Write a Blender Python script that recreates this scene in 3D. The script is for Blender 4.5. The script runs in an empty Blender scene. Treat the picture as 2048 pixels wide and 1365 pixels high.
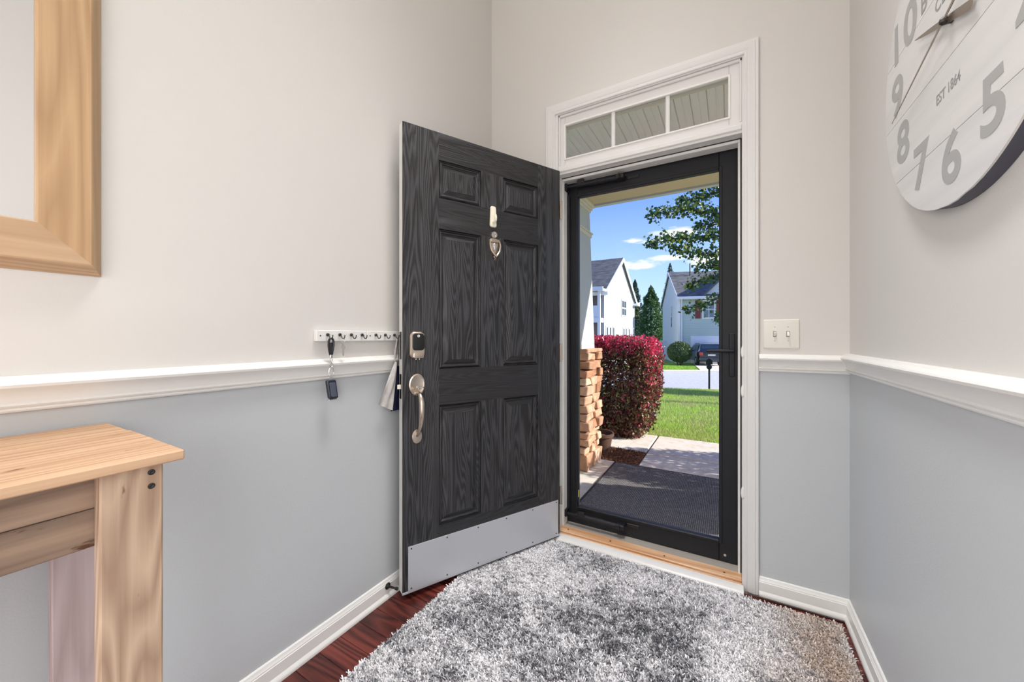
import bpy, bmesh, math, random
import numpy as np
from mathutils import Vector, Matrix

random.seed(7)
rng = np.random.default_rng(11)
SC = bpy.context.scene
COL = SC.collection
PI = math.pi


def S(r, g, b):
    f = lambda c: (c / 255 / 12.92) if c / 255 <= .04045 else ((c / 255 + .055) / 1.055) ** 2.4
    return (f(r), f(g), f(b), 1.0)


# ------------------------------------------------------------------ camera
YAW = math.radians(30.13)
cam_d = bpy.data.cameras.new('camera')
cam = bpy.data.objects.new('camera', cam_d)
COL.objects.link(cam)
cam.location = (0, 0, 1.13)
cam.rotation_euler = (PI / 2, 0, YAW)
cam_d.sensor_fit = 'HORIZONTAL'
cam_d.sensor_width = 36
cam_d.lens = 36 * 748.55 / 2048
cam_d.shift_y = (673.35 - 682.5) / 2048
cam_d.clip_start = .02
cam_d.clip_end = 400
SC.camera = cam

# ------------------------------------------------------------------ exposure
SC.view_settings.view_transform = 'Standard'
SC.view_settings.look = 'None'
SC.view_settings.gamma = 1
SC.view_settings.use_curve_mapping = False
SC.view_settings.exposure = 0.0
SC.cycles.max_bounces = 10
SC.cycles.diffuse_bounces = 6
SC.cycles.transparent_max_bounces = 16
SC.cycles.use_denoising = True
SC.cycles.sample_clamp_indirect = 8

# ------------------------------------------------------------------ sky
W = bpy.data.worlds.new('sky')
SC.world = W
W.use_nodes = True
nt = W.node_tree
nt.nodes.clear()


def nd(tree, typ, **kw):
    n = tree.nodes.new(typ)
    for k, v in kw.items():
        if k[0] == '_':
            n.inputs[int(k[1:])].default_value = v
        else:
            setattr(n, k, v)
    return n


def lk(tree, a, ai, b, bi):
    tree.links.new(a.outputs[ai], b.inputs[bi])


def ramp(tree, stops, interp='LINEAR'):
    n = tree.nodes.new('ShaderNodeValToRGB')
    n.color_ramp.interpolation = interp
    e = n.color_ramp.elements
    e[0].position, e[0].color = stops[0]
    e[1].position, e[1].color = stops[-1]
    for p, c in stops[1:-1]:
        x = e.new(p)
        x.color = c
    return n


tc = nd(nt, 'ShaderNodeTexCoord')
sep = nd(nt, 'ShaderNodeSeparateXYZ')
lk(nt, tc, 'Generated', sep, 0)
sky = ramp(nt, [(0, (.20, .22, .20, 1)), (.02, (.56, .74, .97, 1)), (.16, (.36, .55, .93, 1)), (.32, (.18, .33, .82, 1)), (1, (.05, .13, .5, 1))])
lk(nt, sep, 2, sky, 0)


def wmath(op, x, y_=None, z_=None):
    n = nd(nt, 'ShaderNodeMath', operation=op)
    for i, v in enumerate((x, y_, z_)):
        if v is None:
            continue
        if isinstance(v, (int, float)):
            n.inputs[i].default_value = v
        else:
            nt.links.new(v, n.inputs[i])
    return n.outputs[0]


az = wmath('ARCTAN2', sep.outputs[0], sep.outputs[1])
el = sep.outputs[2]
mp = nd(nt, 'ShaderNodeMapping')
mp.inputs['Scale'].default_value = (1, 1, 3.2)
lk(nt, tc, 'Generated', mp, 0)
nz = nd(nt, 'ShaderNodeTexNoise')
nz.inputs['Scale'].default_value = 26
nz.inputs['Detail'].default_value = 5
nz.inputs['Roughness'].default_value = .55
lk(nt, mp, 0, nz, 0)
nz2 = nd(nt, 'ShaderNodeTexNoise')
nz2.inputs['Scale'].default_value = 7
nz2.inputs['Detail'].default_value = 4
lk(nt, mp, 0, nz2, 0)
field = None
# fair-weather clouds: (azimuth, elevation sine, half width, half height)
for a0, e0, wa, we in ((-.115, .247, .072, .0125), (-.205, .236, .035, .007), (-.175, .231, .045, .006), (-.232, .176, .028, .011), (-.190, .176, .050, .0135), (-.125, .190, .055, .0075), (-.035, .174, .06, .019),
                       (.25, .22, .10, .02), (.5, .16, .14, .02), (-.6, .2, .12, .02), (-.95, .15, .15, .02), (.95, .24, .12, .022), (1.5, .18, .2, .025), (-1.6, .21, .2, .03), (2.3, .2, .2, .03), (-2.4, .17, .25, .025)):
    u = wmath('DIVIDE', wmath('SUBTRACT', az, a0), wa)
    v = wmath('DIVIDE', wmath('SUBTRACT', el, e0), we)
    f = wmath('SUBTRACT', 1.0, wmath('SQRT', wmath('ADD', wmath('MULTIPLY', u, u), wmath('MULTIPLY', v, v))))
    field = f if field is None else wmath('MAXIMUM', field, f)
field = wmath('ADD', field, wmath('MULTIPLY', wmath('SUBTRACT', nz.outputs[0], .5), 2.2))
field = wmath('ADD', field, wmath('MULTIPLY', wmath('SUBTRACT', nz2.outputs[0], .5), 1.0))
cr = ramp(nt, [(.0, (0, 0, 0, 1)), (.75, (1, 1, 1, 1))])
nt.links.new(field, cr.inputs[0])
mlt = cr
mx = nd(nt, 'ShaderNodeMixRGB')
mx.inputs[2].default_value = (.8, .8, .8, 1)
lk(nt, mlt, 0, mx, 0)
lk(nt, sky, 0, mx, 1)
bg = nd(nt, 'ShaderNodeBackground')
bg.inputs[1].default_value = 1.5
lk(nt, mx, 0, bg, 0)
wo = nd(nt, 'ShaderNodeOutputWorld')
lk(nt, bg, 0, wo, 0)

# ------------------------------------------------------------------ sun and added interior fill lights
sd = bpy.data.lights.new('sun', 'SUN')
sd.energy = 8.6
sd.angle = math.radians(.6)
sd.color = (1, .95, .86)
sun = bpy.data.objects.new('sun', sd)
COL.objects.link(sun)
sun.location = (30, 15, 25)
sun.rotation_euler = Vector((.84, .269, .469)).to_track_quat('Z', 'Y').to_euler()


def area(name, loc, target, sx, sy, power, col=(1, 1, 1)):
    d = bpy.data.lights.new(name, 'AREA')
    d.shape = 'RECTANGLE'
    d.size, d.size_y = sx, sy
    d.energy = power
    d.color = col
    o = bpy.data.objects.new(name, d)
    COL.objects.link(o)
    o.location = loc
    o.rotation_euler = (Vector(loc) - Vector(target)).to_track_quat('Z', 'Y').to_euler()
    return o
    return o


area('added_floor_fill', (-.38, .95, 3.98), (-.38, .95, 0), .5, .9, 14, (1, .99, .985)).data.spread = math.radians(62)  # narrow fill added to brighten the rug, no known lamp here
area('added_ceiling_fill', (-.43, .2, 3.95), (-.43, .2, 0), 1.1, 1.5, 7, (1, .985, .965))  # soft fill added under the ceiling, not a known fitting
area('added_back_fill', (-.43, -2.85, 1.7), (-.43, 2, 1.3), 1.5, 2.2, 2, (.97, .985, 1))  # weak fill added before the back wall, which has no window
area('added_right_side_fill', (.40, -1.35, 1.25), (-2, -1.35, 1.25), 1.7, 2.3, 37, (1, .998, .998))  # fill added at the right wall to brighten the left one
area('added_left_side_fill', (-1.27, -1.35, 1.25), (2, -1.35, 1.25), 1.7, 2.3, 76, (1, .998, .998))  # stronger fill added across the hall to brighten the clock wall

# ------------------------------------------------------------------ material helpers
MATS = {}


def base_mat(name):
    m = bpy.data.materials.new(name)
    m.use_nodes = True
    t = m.node_tree
    p = t.nodes['Principled BSDF']
    MATS[name] = m
    return m, t, p


def plain(name, col, rough=.5, metal=0, spec=.5, bump=0, bscale=200, coat=0):
    m, t, p = base_mat(name)
    p.inputs['Base Color'].default_value = col
    p.inputs['Roughness'].default_value = rough
    p.inputs['Metallic'].default_value = metal
    p.inputs['Specular IOR Level'].default_value = spec
    p.inputs['Coat Weight'].default_value = coat
    if bump:
        c = nd(t, 'ShaderNodeTexCoord')
        n = nd(t, 'ShaderNodeTexNoise')
        n.inputs['Scale'].default_value = bscale
        n.inputs['Detail'].default_value = 3
        lk(t, c, 'Object', n, 0)
        b = nd(t, 'ShaderNodeBump')
        b.inputs['Strength'].default_value = bump
        b.inputs['Distance'].default_value = .01
        lk(t, n, 0, b, 'Height')
        lk(t, b, 0, p, 'Normal')
    return m


def noisy(name, stops, scale=5, detail=6, rough=.8, map_scale=(1, 1, 1), bump=.2, bdist=.01, spec=.3, fine=None):
    """colour ramp over noise, with relief"""
    m, t, p = base_mat(name)
    c = nd(t, 'ShaderNodeTexCoord')
    mpn = nd(t, 'ShaderNodeMapping')
    mpn.inputs['Scale'].default_value = map_scale
    lk(t, c, 'Object', mpn, 0)
    n = nd(t, 'ShaderNodeTexNoise')
    n.inputs['Scale'].default_value = scale
    n.inputs['Detail'].default_value = detail
    n.inputs['Roughness'].default_value = .65
    lk(t, mpn, 0, n, 0)
    r = ramp(t, stops)
    lk(t, n, 0, r, 0)
    lk(t, r, 0, p, 'Base Color')
    p.inputs['Roughness'].default_value = rough
    p.inputs['Specular IOR Level'].default_value = spec
    if bump:
        b = nd(t, 'ShaderNodeBump')
        b.inputs['Strength'].default_value = bump
        b.inputs['Distance'].default_value = bdist
        lk(t, n, 0, b, 'Height')
        lk(t, b, 0, p, 'Normal')
    return m


def wood(name, dark, light, axis, rings=9, scale=6, stretch=.09, rough=.6, bump=.15, vary=.0, spec=.4, stain=None, knots=False, pebble=0, sharp=(.25, .8), bd=.004):
    """contours of a stretched noise field give plain-sawn grain"""
    m, t, p = base_mat(name)
    c = nd(t, 'ShaderNodeTexCoord')
    oi = nd(t, 'ShaderNodeObjectInfo')
    add = nd(t, 'ShaderNodeVectorMath', operation='MULTIPLY_ADD')
    lk(t, c, 'Object', add, 0)
    add.inputs[1].default_value = (1, 1, 1)
    cmb = nd(t, 'ShaderNodeCombineXYZ')
    ml = nd(t, 'ShaderNodeMath', operation='MULTIPLY')
    lk(t, oi, 'Random', ml, 0)
    ml.inputs[1].default_value = 13.0
    for i in range(3):
        lk(t, ml, 0, cmb, i)
    lk(t, cmb, 0, add, 2)
    mpn = nd(t, 'ShaderNodeMapping')
    sc = [1, 1, 1]
    sc['xyz'.index(axis)] = stretch
    mpn.inputs['Scale'].default_value = sc
    lk(t, add, 0, mpn, 0)
    n = nd(t, 'ShaderNodeTexNoise')
    n.inputs['Scale'].default_value = scale
    n.inputs['Detail'].default_value = 1.5
    n.inputs['Roughness'].default_value = .4
    lk(t, mpn, 0, n, 0)
    m1 = nd(t, 'ShaderNodeMath', operation='MULTIPLY')
    lk(t, n, 0, m1, 0)
    m1.inputs[1].default_value = rings
    fr = nd(t, 'ShaderNodeMath', operation='PINGPONG')
    lk(t, m1, 0, fr, 0)
    fr.inputs[1].default_value = .5
    m2 = nd(t, 'ShaderNodeMath', operation='MULTIPLY')
    lk(t, fr, 0, m2, 0)
    m2.inputs[1].default_value = 2
    n2 = nd(t, 'ShaderNodeTexNoise')
    n2.inputs['Scale'].default_value = 110
    n2.inputs['Detail'].default_value = 3
    mp2 = nd(t, 'ShaderNodeMapping')
    sc2 = [1, 1, 1]
    sc2['xyz'.index(axis)] = .03
    mp2.inputs['Scale'].default_value = sc2
    lk(t, add, 0, mp2, 0)
    lk(t, mp2, 0, n2, 0)
    mxx = nd(t, 'ShaderNodeMath', operation='MULTIPLY_ADD')
    lk(t, n2, 0, mxx, 0)
    mxx.inputs[1].default_value = .55
    m3 = nd(t, 'ShaderNodeMath', operation='MULTIPLY')
    lk(t, m2, 0, m3, 0)
    m3.inputs[1].default_value = .5
    lk(t, m3, 0, mxx, 2)
    r = ramp(t, [(sharp[0], dark), (sharp[1], light)])
    lk(t, mxx, 0, r, 0)
    out = r
    if stain:
        n3 = nd(t, 'ShaderNodeTexNoise')
        n3.inputs['Scale'].default_value = 5
        n3.inputs['Detail'].default_value = 4
        lk(t, add, 0, n3, 0)
        r3 = ramp(t, [(.5, (0, 0, 0, 1)), (.72, (1, 1, 1, 1))])
        lk(t, n3, 0, r3, 0)
        mm = nd(t, 'ShaderNodeMixRGB')
        mm.inputs[2].default_value = stain
        lk(t, r3, 0, mm, 0)
        lk(t, out, 0, mm, 1)
        out = mm
    if knots:
        n4 = nd(t, 'ShaderNodeTexNoise')
        n4.inputs['Scale'].default_value = 26
        n4.inputs['Detail'].default_value = 4
        n4.inputs['Roughness'].default_value = .6
        mp4 = nd(t, 'ShaderNodeMapping')
        s4 = [1, 1, 1]
        s4['xyz'.index(axis)] = .30
        mp4.inputs['Scale'].default_value = s4
        lk(t, add, 0, mp4, 0)
        lk(t, mp4, 0, n4, 0)
        r4 = ramp(t, [(.655, (0, 0, 0, 1)), (.70, (1, 1, 1, 1))])
        lk(t, n4, 0, r4, 0)
        mk = nd(t, 'ShaderNodeMixRGB', blend_type='MULTIPLY')
        mk.inputs[2].default_value = (.34, .22, .16, 1)
        lk(t, r4, 0, mk, 0)
        lk(t, out, 0, mk, 1)
        out = mk
    if pebble:
        n5 = nd(t, 'ShaderNodeTexNoise')
        n5.inputs['Scale'].default_value = 420
        n5.inputs['Detail'].default_value = 2
        lk(t, c, 'Object', n5, 0)
        pb5 = nd(t, 'ShaderNodeMath', operation='MULTIPLY_ADD')
        lk(t, n5, 0, pb5, 0)
        pb5.inputs[1].default_value = pebble
        lk(t, mxx, 0, pb5, 2)
        hgt_out = pb5
    else:
        hgt_out = mxx
    if vary:
        h = nd(t, 'ShaderNodeHueSaturation')
        mr = nd(t, 'ShaderNodeMapRange')
        mr.inputs[3].default_value = 1 - vary
        mr.inputs[4].default_value = 1 + vary
        lk(t, oi, 'Random', mr, 0)
        lk(t, mr, 0, h, 'Value')
        lk(t, out, 0, h, 'Color')
        out = h
    lk(t, out, 0, p, 'Base Color')
    p.inputs['Roughness'].default_value = rough
    p.inputs['Specular IOR Level'].default_value = spec
    if bump:
        b = nd(t, 'ShaderNodeBump')
        b.inputs['Strength'].default_value = bump
        b.inputs['Distance'].default_value = bd
        lk(t, hgt_out, 0, b, 'Height')
        lk(t, b, 0, p, 'Normal')
    return m


def attr_mat(name, rough=.6, transl=.0, spec=.3):
    m, t, p = base_mat(name)
    a = nd(t, 'ShaderNodeAttribute', attribute_name='Col')
    lk(t, a, 'Color', p, 'Base Color')
    p.inputs['Roughness'].default_value = rough
    p.inputs['Specular IOR Level'].default_value = spec
    if transl:
        tr = nd(t, 'ShaderNodeBsdfTranslucent')
        lk(t, a, 'Color', tr, 0)
        ms = nd(t, 'ShaderNodeMixShader')
        ms.inputs[0].default_value = transl
        lk(t, p, 0, ms, 1)
        lk(t, tr, 0, ms, 2)
        lk(t, ms, 0, t.nodes['Material Output'], 0)
    return m


def glass(name, tint=(1, 1, 1, 1), ior=1.25):
    m, t, p = base_mat(name)
    t.nodes.remove(p)
    tr = nd(t, 'ShaderNodeBsdfTransparent')
    tr.inputs[0].default_value = tint
    gl = nd(t, 'ShaderNodeBsdfGlossy')
    gl.inputs['Roughness'].default_value = 0
    fz = nd(t, 'ShaderNodeFresnel')
    fz.inputs[0].default_value = ior
    ms = nd(t, 'ShaderNodeMixShader')
    lk(t, fz, 0, ms, 0)
    lk(t, tr, 0, ms, 1)
    lk(t, gl, 0, ms, 2)
    lk(t, ms, 0, t.nodes['Material Output'], 0)
    return m


def banded(name, col, axis, pitch, strength=.6, dist=.02, rough=.6, shape='SAW', col2=None, mapz=0):
    """lap siding / garage-door relief: repeated step along one axis"""
    m, t, p = base_mat(name)
    c = nd(t, 'ShaderNodeTexCoord')
    s = nd(t, 'ShaderNodeSeparateXYZ')
    lk(t, c, 'Object', s, 0)
    d = nd(t, 'ShaderNodeMath', operation='DIVIDE')
    lk(t, s, 'xyz'.index(axis), d, 0)
    d.inputs[1].default_value = pitch
    f = nd(t, 'ShaderNodeMath', operation='FRACT')
    lk(t, d, 0, f, 0)
    r = ramp(t, [(0, col2 or tuple(.62 * x for x in col[:3]) + (1,)), (.16, col), (1, col)])
    lk(t, f, 0, r, 0)
    lk(t, r, 0, p, 'Base Color')
    p.inputs['Roughness'].default_value = rough
    b = nd(t, 'ShaderNodeBump')
    b.inputs['Strength'].default_value = strength
    b.inputs['Distance'].default_value = dist
    inv = nd(t, 'ShaderNodeMath', operation='SUBTRACT')
    inv.inputs[0].default_value = 1
    lk(t, f, 0, inv, 1)
    lk(t, inv, 0, b, 'Height')
    lk(t, b, 0, p, 'Normal')
    return m


# ------------------------------------------------------------------ materials
M_UP = plain('upper_wall_paint', S(213, 210, 206), .6, bump=.06, bscale=260, spec=.3)
M_LO = plain('lower_wall_paint', S(193, 197, 200), .42, bump=.07, bscale=230, spec=.4)
M_CEIL = plain('ceiling_paint', S(235, 233, 229), .8)
M_TRIM = plain('white_trim_paint', S(232, 231, 228), .3, spec=.45)
M_CASE = plain('casing_paint', S(222, 221, 219), .32, spec=.45)
M_BLACK = plain('black_metal', S(30, 31, 36), .45, spec=.3)
M_BLACK2 = plain('black_plastic', S(22, 22, 24), .35)
M_SCREW = plain('dark_screw_metal', S(70, 68, 66), .4, .8)
M_NICKEL = plain('satin_nickel', S(205, 192, 178), .27, 1, bump=.02, bscale=400)
M_CHROME = plain('bright_steel', S(215, 213, 210), .16, 1)
M_IVORY = plain('ivory_plastic', S(238, 232, 215), .35)
M_KICK = plain('kick_plate_metal', S(200, 203, 209), .34, .35, bump=.02, bscale=300)
M_ALU = plain('sill_aluminium', S(196, 190, 182), .4, .3)
M_RUB = plain('rubber_seal', S(45, 43, 42), .7)
M_PLATE = plain('switch_plate_plastic', S(226, 222, 213), .35)
M_DOOR_V = wood('black_door_gloss_grain_vertical', S(21, 21, 23), S(60, 60, 64), 'z', rings=30, scale=13, stretch=.075, rough=.36, bump=.9, spec=.6, bd=.0026, sharp=(.38, .72), pebble=.5)  # lighter grain lines put the gloss on the relief into the colour
M_DOOR_H = wood('black_door_gloss_grain_horizontal', S(27, 27, 29), S(45, 45, 48), 'x', rings=30, scale=14, stretch=.06, rough=.38, bump=.8, spec=.55, bd=.0018, sharp=(.3, .8), pebble=.6)  # same painted gloss lines, weaker, running across the rails
M_OAK_T = wood('oak_threshold', S(200, 148, 106), S(230, 192, 156), 'x', rings=6, scale=10, rough=.4)
M_FLOOR = wood('cherry_floor', S(50, 20, 18), S(112, 52, 44), 'x', rings=11, scale=9, stretch=.16, rough=.28, bump=.15, vary=.3, sharp=(.2, .78), bd=.002)
M_OAK_Z = wood('oak_frame_vertical', S(172, 138, 102), S(194, 160, 122), 'z', rings=16, scale=8, stretch=.09, rough=.5, bump=.15)
M_OAK_Y = wood('oak_frame_horizontal', S(176, 144, 114), S(196, 165, 133), 'y', rings=16, scale=8, stretch=.09, rough=.5, bump=.15)
M_PINE_Y = wood('pallet_top', S(176, 138, 106), S(206, 172, 140), 'y', rings=12, scale=12, stretch=.05, rough=.65, vary=.06, bump=.3, knots=True)
M_PINE_Z = wood('pallet_leg', S(162, 134, 112), S(200, 174, 150), 'z', rings=14, scale=9, stretch=.16, rough=.7, vary=.03, bump=.3, knots=True)
M_PINE_APR = wood('pallet_apron', S(118, 98, 84), S(162, 138, 118), 'y', rings=12, scale=10, stretch=.07, rough=.75, stain=S(104, 92, 84), vary=.08, bump=.3, knots=True)
M_PINE_REAR = wood('pallet_rear_leg', S(170, 152, 150), S(192, 176, 176), 'z', rings=10, scale=9, stretch=.12, rough=.7, bump=.25)
M_MIRROR = plain('mirror_silver', (.86, .87, .88, 1), .03, 1)
M_CLOCK = wood('whitewashed_clock_face', S(209, 208, 206), S(219, 217, 215), 'y', rings=5, scale=8, stretch=.06, rough=.38, bump=.05, spec=.5)
M_CLOCKRIM = plain('clock_rim_dark', S(70, 70, 82), .5)
M_NUM = plain('clock_numeral_grey', S(168, 167, 165), .5)
M_NUM2 = plain('clock_caption_grey', S(150, 148, 147), .5)
M_HAND = plain('clock_hand_bronze', S(150, 136, 124), .3, .8)
M_LEATHER = plain('black_leather', S(32, 32, 36), .4, bump=.1, bscale=300)
M_FOB = plain('fob_plastic', S(30, 34, 50), .3)
M_FOBB = plain('fob_face', S(78, 84, 100), .4)
M_CLOTHW = noisy('grey_white_cloth', [(.3, S(176, 172, 170)), (.7, S(204, 200, 197))], scale=40, rough=.9, bump=.3, bdist=.003)
M_CLOTHN = noisy('navy_cloth', [(.3, S(16, 19, 42)), (.7, S(30, 35, 66))], scale=60, rough=.9, bump=.3, bdist=.003)
M_GLASS = glass('storm_door_glass', (.98, .985, .985, 1), 1.07)
M_GLASS2 = glass('transom_glass', (.98, .98, .98, 1), 1.1)
M_RUGB = noisy('rug_backing', [(.3, S(110, 110, 116)), (.7, S(190, 190, 194))], scale=60, rough=.95, bump=.2)
M_PILE = attr_mat('rug_pile', .95, .0, .1)
M_CONC = noisy('concrete', [(.25, S(176, 166, 152)), (.5, S(205, 196, 183)), (.8, S(222, 214, 203))], scale=9, detail=10, rough=.9, bump=.15, bdist=.004)
M_WALK = noisy('walk_concrete', [(.25, S(196, 184, 168)), (.5, S(218, 207, 193)), (.8, S(230, 221, 209))], scale=12, detail=10, rough=.9, bump=.2, bdist=.004)
M_ASPH = noisy('street_asphalt', [(.25, S(168, 168, 172)), (.55, S(192, 192, 197)), (.8, S(208, 208, 212))], scale=6, detail=12, rough=.9, bump=.1)
M_SOIL = noisy('lawn_soil', [(.3, S(92, 124, 48)), (.6, S(140, 172, 78)), (.8, S(176, 186, 116))], scale=3, detail=8, rough=.95, bump=.2)
M_MULCHB = noisy('mulch_soil', [(.3, S(70, 50, 40)), (.7, S(120, 88, 72))], scale=30, rough=.95, bump=.6)
M_LEAF = attr_mat('leaf', .36, .28, .6)
M_BLADE = attr_mat('grass_blade', .6, .3, .2)
M_BARK = noisy('bark', [(.3, S(60, 50, 42)), (.7, S(120, 104, 90))], scale=12, map_scale=(1, 1, .25), rough=.95, bump=.6)
M_POT = noisy('clay_pot', [(.3, S(66, 48, 40)), (.7, S(98, 72, 58))], scale=8, rough=.8)
M_COLW = plain('painted_column', S(206, 208, 208), .5)
M_TAN = plain('tan_soffit_paint', S(222, 205, 170), .7)
M_VINYL = plain('vinyl_ceiling', S(244, 244, 243), .45)
M_SIDING = banded('white_lap_siding', S(196, 197, 199), 'z', .16, .6, .03)
M_SIDING2 = banded('sage_lap_siding', S(180, 196, 190), 'z', .14, .6, .025)
M_SIDING3 = banded('cream_lap_siding', S(236, 232, 220), 'z', .14, .4, .02)
M_GARAGE = banded('garage_door_panels', S(222, 228, 238), 'z', .35, .5, .02)
M_FASCIA = plain('white_fascia', S(222, 224, 228), .5)
M_SHUT = plain('maroon_shutter', S(118, 46, 44), .6)
M_WIN = plain('far_window_glass', S(96, 112, 124), .08, spec=.8)
M_WDARK = plain('dark_window_glass', S(66, 76, 80), .12, spec=.6)
M_PORCHDK = plain('porch_shade_panel', S(112, 104, 102), .8)  # dark tone stands in for shade inside the porch
M_PVC = plain('white_fence_vinyl', S(240, 240, 240), .45)
M_CAR = plain('dark_car_paint', S(34, 38, 48), .22, .3, coat=1)
M_CARG = plain('car_glass', S(40, 58, 74), .05, spec=.8)
M_TYRE = plain('tyre_rubber', S(24, 24, 25), .8)
M_RED = plain('tail_lamp_red', S(190, 60, 52), .2)
M_IRON = plain('black_iron', S(22, 22, 24), .5)


def shingle_mat():
    m, t, p = base_mat('grey_shingles')
    c = nd(t, 'ShaderNodeTexCoord')
    n = nd(t, 'ShaderNodeTexNoise')
    n.inputs['Scale'].default_value = 2.2
    n.inputs['Detail'].default_value = 5
    mpn = nd(t, 'ShaderNodeMapping')
    mpn.inputs['Scale'].default_value = (1, 1, 5)
    lk(t, c, 'Object', mpn, 0)
    lk(t, mpn, 0, n, 0)
    r = ramp(t, [(.3, S(78, 79, 80)), (.7, S(122, 121, 120))])
    lk(t, n, 0, r, 0)
    s = nd(t, 'ShaderNodeSeparateXYZ')
    lk(t, c, 'Object', s, 0)
    d = nd(t, 'ShaderNodeMath', operation='MULTIPLY')
    lk(t, s, 2, d, 0)
    d.inputs[1].default_value = 9
    f = nd(t, 'ShaderNodeMath', operation='FRACT')
    lk(t, d, 0, f, 0)
    b = nd(t, 'ShaderNodeBump')
    b.inputs['Strength'].default_value = .6
    b.inputs['Distance'].default_value = .02
    lk(t, f, 0, b, 'Height')
    lk(t, b, 0, p, 'Normal')
    lk(t, r, 0, p, 'Base Color')
    p.inputs['Roughness'].default_value = .95
    return m


M_SHINGLE = shingle_mat()


def stone_mat():
    m, t, p = base_mat('ledge_stone')
    c = nd(t, 'ShaderNodeTexCoord')
    oi = nd(t, 'ShaderNodeObjectInfo')
    r = ramp(t, [(0, S(170, 124, 94)), (.3, S(200, 158, 128)), (.55, S(214, 180, 154)), (.8, S(186, 138, 108)), (1, S(160, 112, 82))])
    lk(t, oi, 'Random', r, 0)
    n = nd(t, 'ShaderNodeTexNoise')
    n.inputs['Scale'].default_value = 14
    n.inputs['Detail'].default_value = 8
    lk(t, c, 'Object', n, 0)
    r2 = ramp(t, [(.3, (.55, .5, .46, 1)), (.65, (1, 1, 1, 1))])
    lk(t, n, 0, r2, 0)
    mm = nd(t, 'ShaderNodeMixRGB', blend_type='MULTIPLY')
    mm.inputs[0].default_value = .75
    lk(t, r, 0, mm, 1)
    lk(t, r2, 0, mm, 2)
    lk(t, mm, 0, p, 'Base Color')
    p.inputs['Roughness'].default_value = .9
    b = nd(t, 'ShaderNodeBump')
    b.inputs['Strength'].default_value = .6
    b.inputs['Distance'].default_value = .012
    lk(t, n, 0, b, 'Height')
    lk(t, b, 0, p, 'Normal')
    return m


M_STONE = stone_mat()
M_MORTAR = noisy('stone_mortar', [(.3, S(74, 56, 46)), (.7, S(100, 78, 64))], scale=30, rough=.95)  # mortar darkened to paint shading between the stones


def mat_mat():
    m, t, p = base_mat('woven_door_mat')
    c = nd(t, 'ShaderNodeTexCoord')
    mpn = nd(t, 'ShaderNodeMapping')
    mpn.inputs['Rotation'].default_value = (0, 0, .78)
    mpn.inputs['Scale'].default_value = (30, 30, 1)
    lk(t, c, 'Object', mpn, 0)
    ck = nd(t, 'ShaderNodeTexBrick')
    ck.inputs['Scale'].default_value = 1.0
    ck.inputs['Color1'].default_value = S(150, 146, 146)
    ck.inputs['Color2'].default_value = S(214, 208, 204)
    ck.inputs['Mortar'].default_value = S(58, 56, 56)
    ck.inputs['Mortar Size'].default_value = .09
    ck.inputs['Bias'].default_value = -.1
    lk(t, mpn, 0, ck, 0)
    lk(t, ck, 0, p, 'Base Color')
    p.inputs['Roughness'].default_value = .9
    b = nd(t, 'ShaderNodeBump')
    b.inputs['Strength'].default_value = .8
    b.inputs['Distance'].default_value = .004
    lk(t, ck, 1, b, 'Height')
    b.invert = True
    lk(t, b, 0, p, 'Normal')
    return m


M_DMAT = mat_mat()

# ------------------------------------------------------------------ mesh builder
ROOTINV = {}


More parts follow.
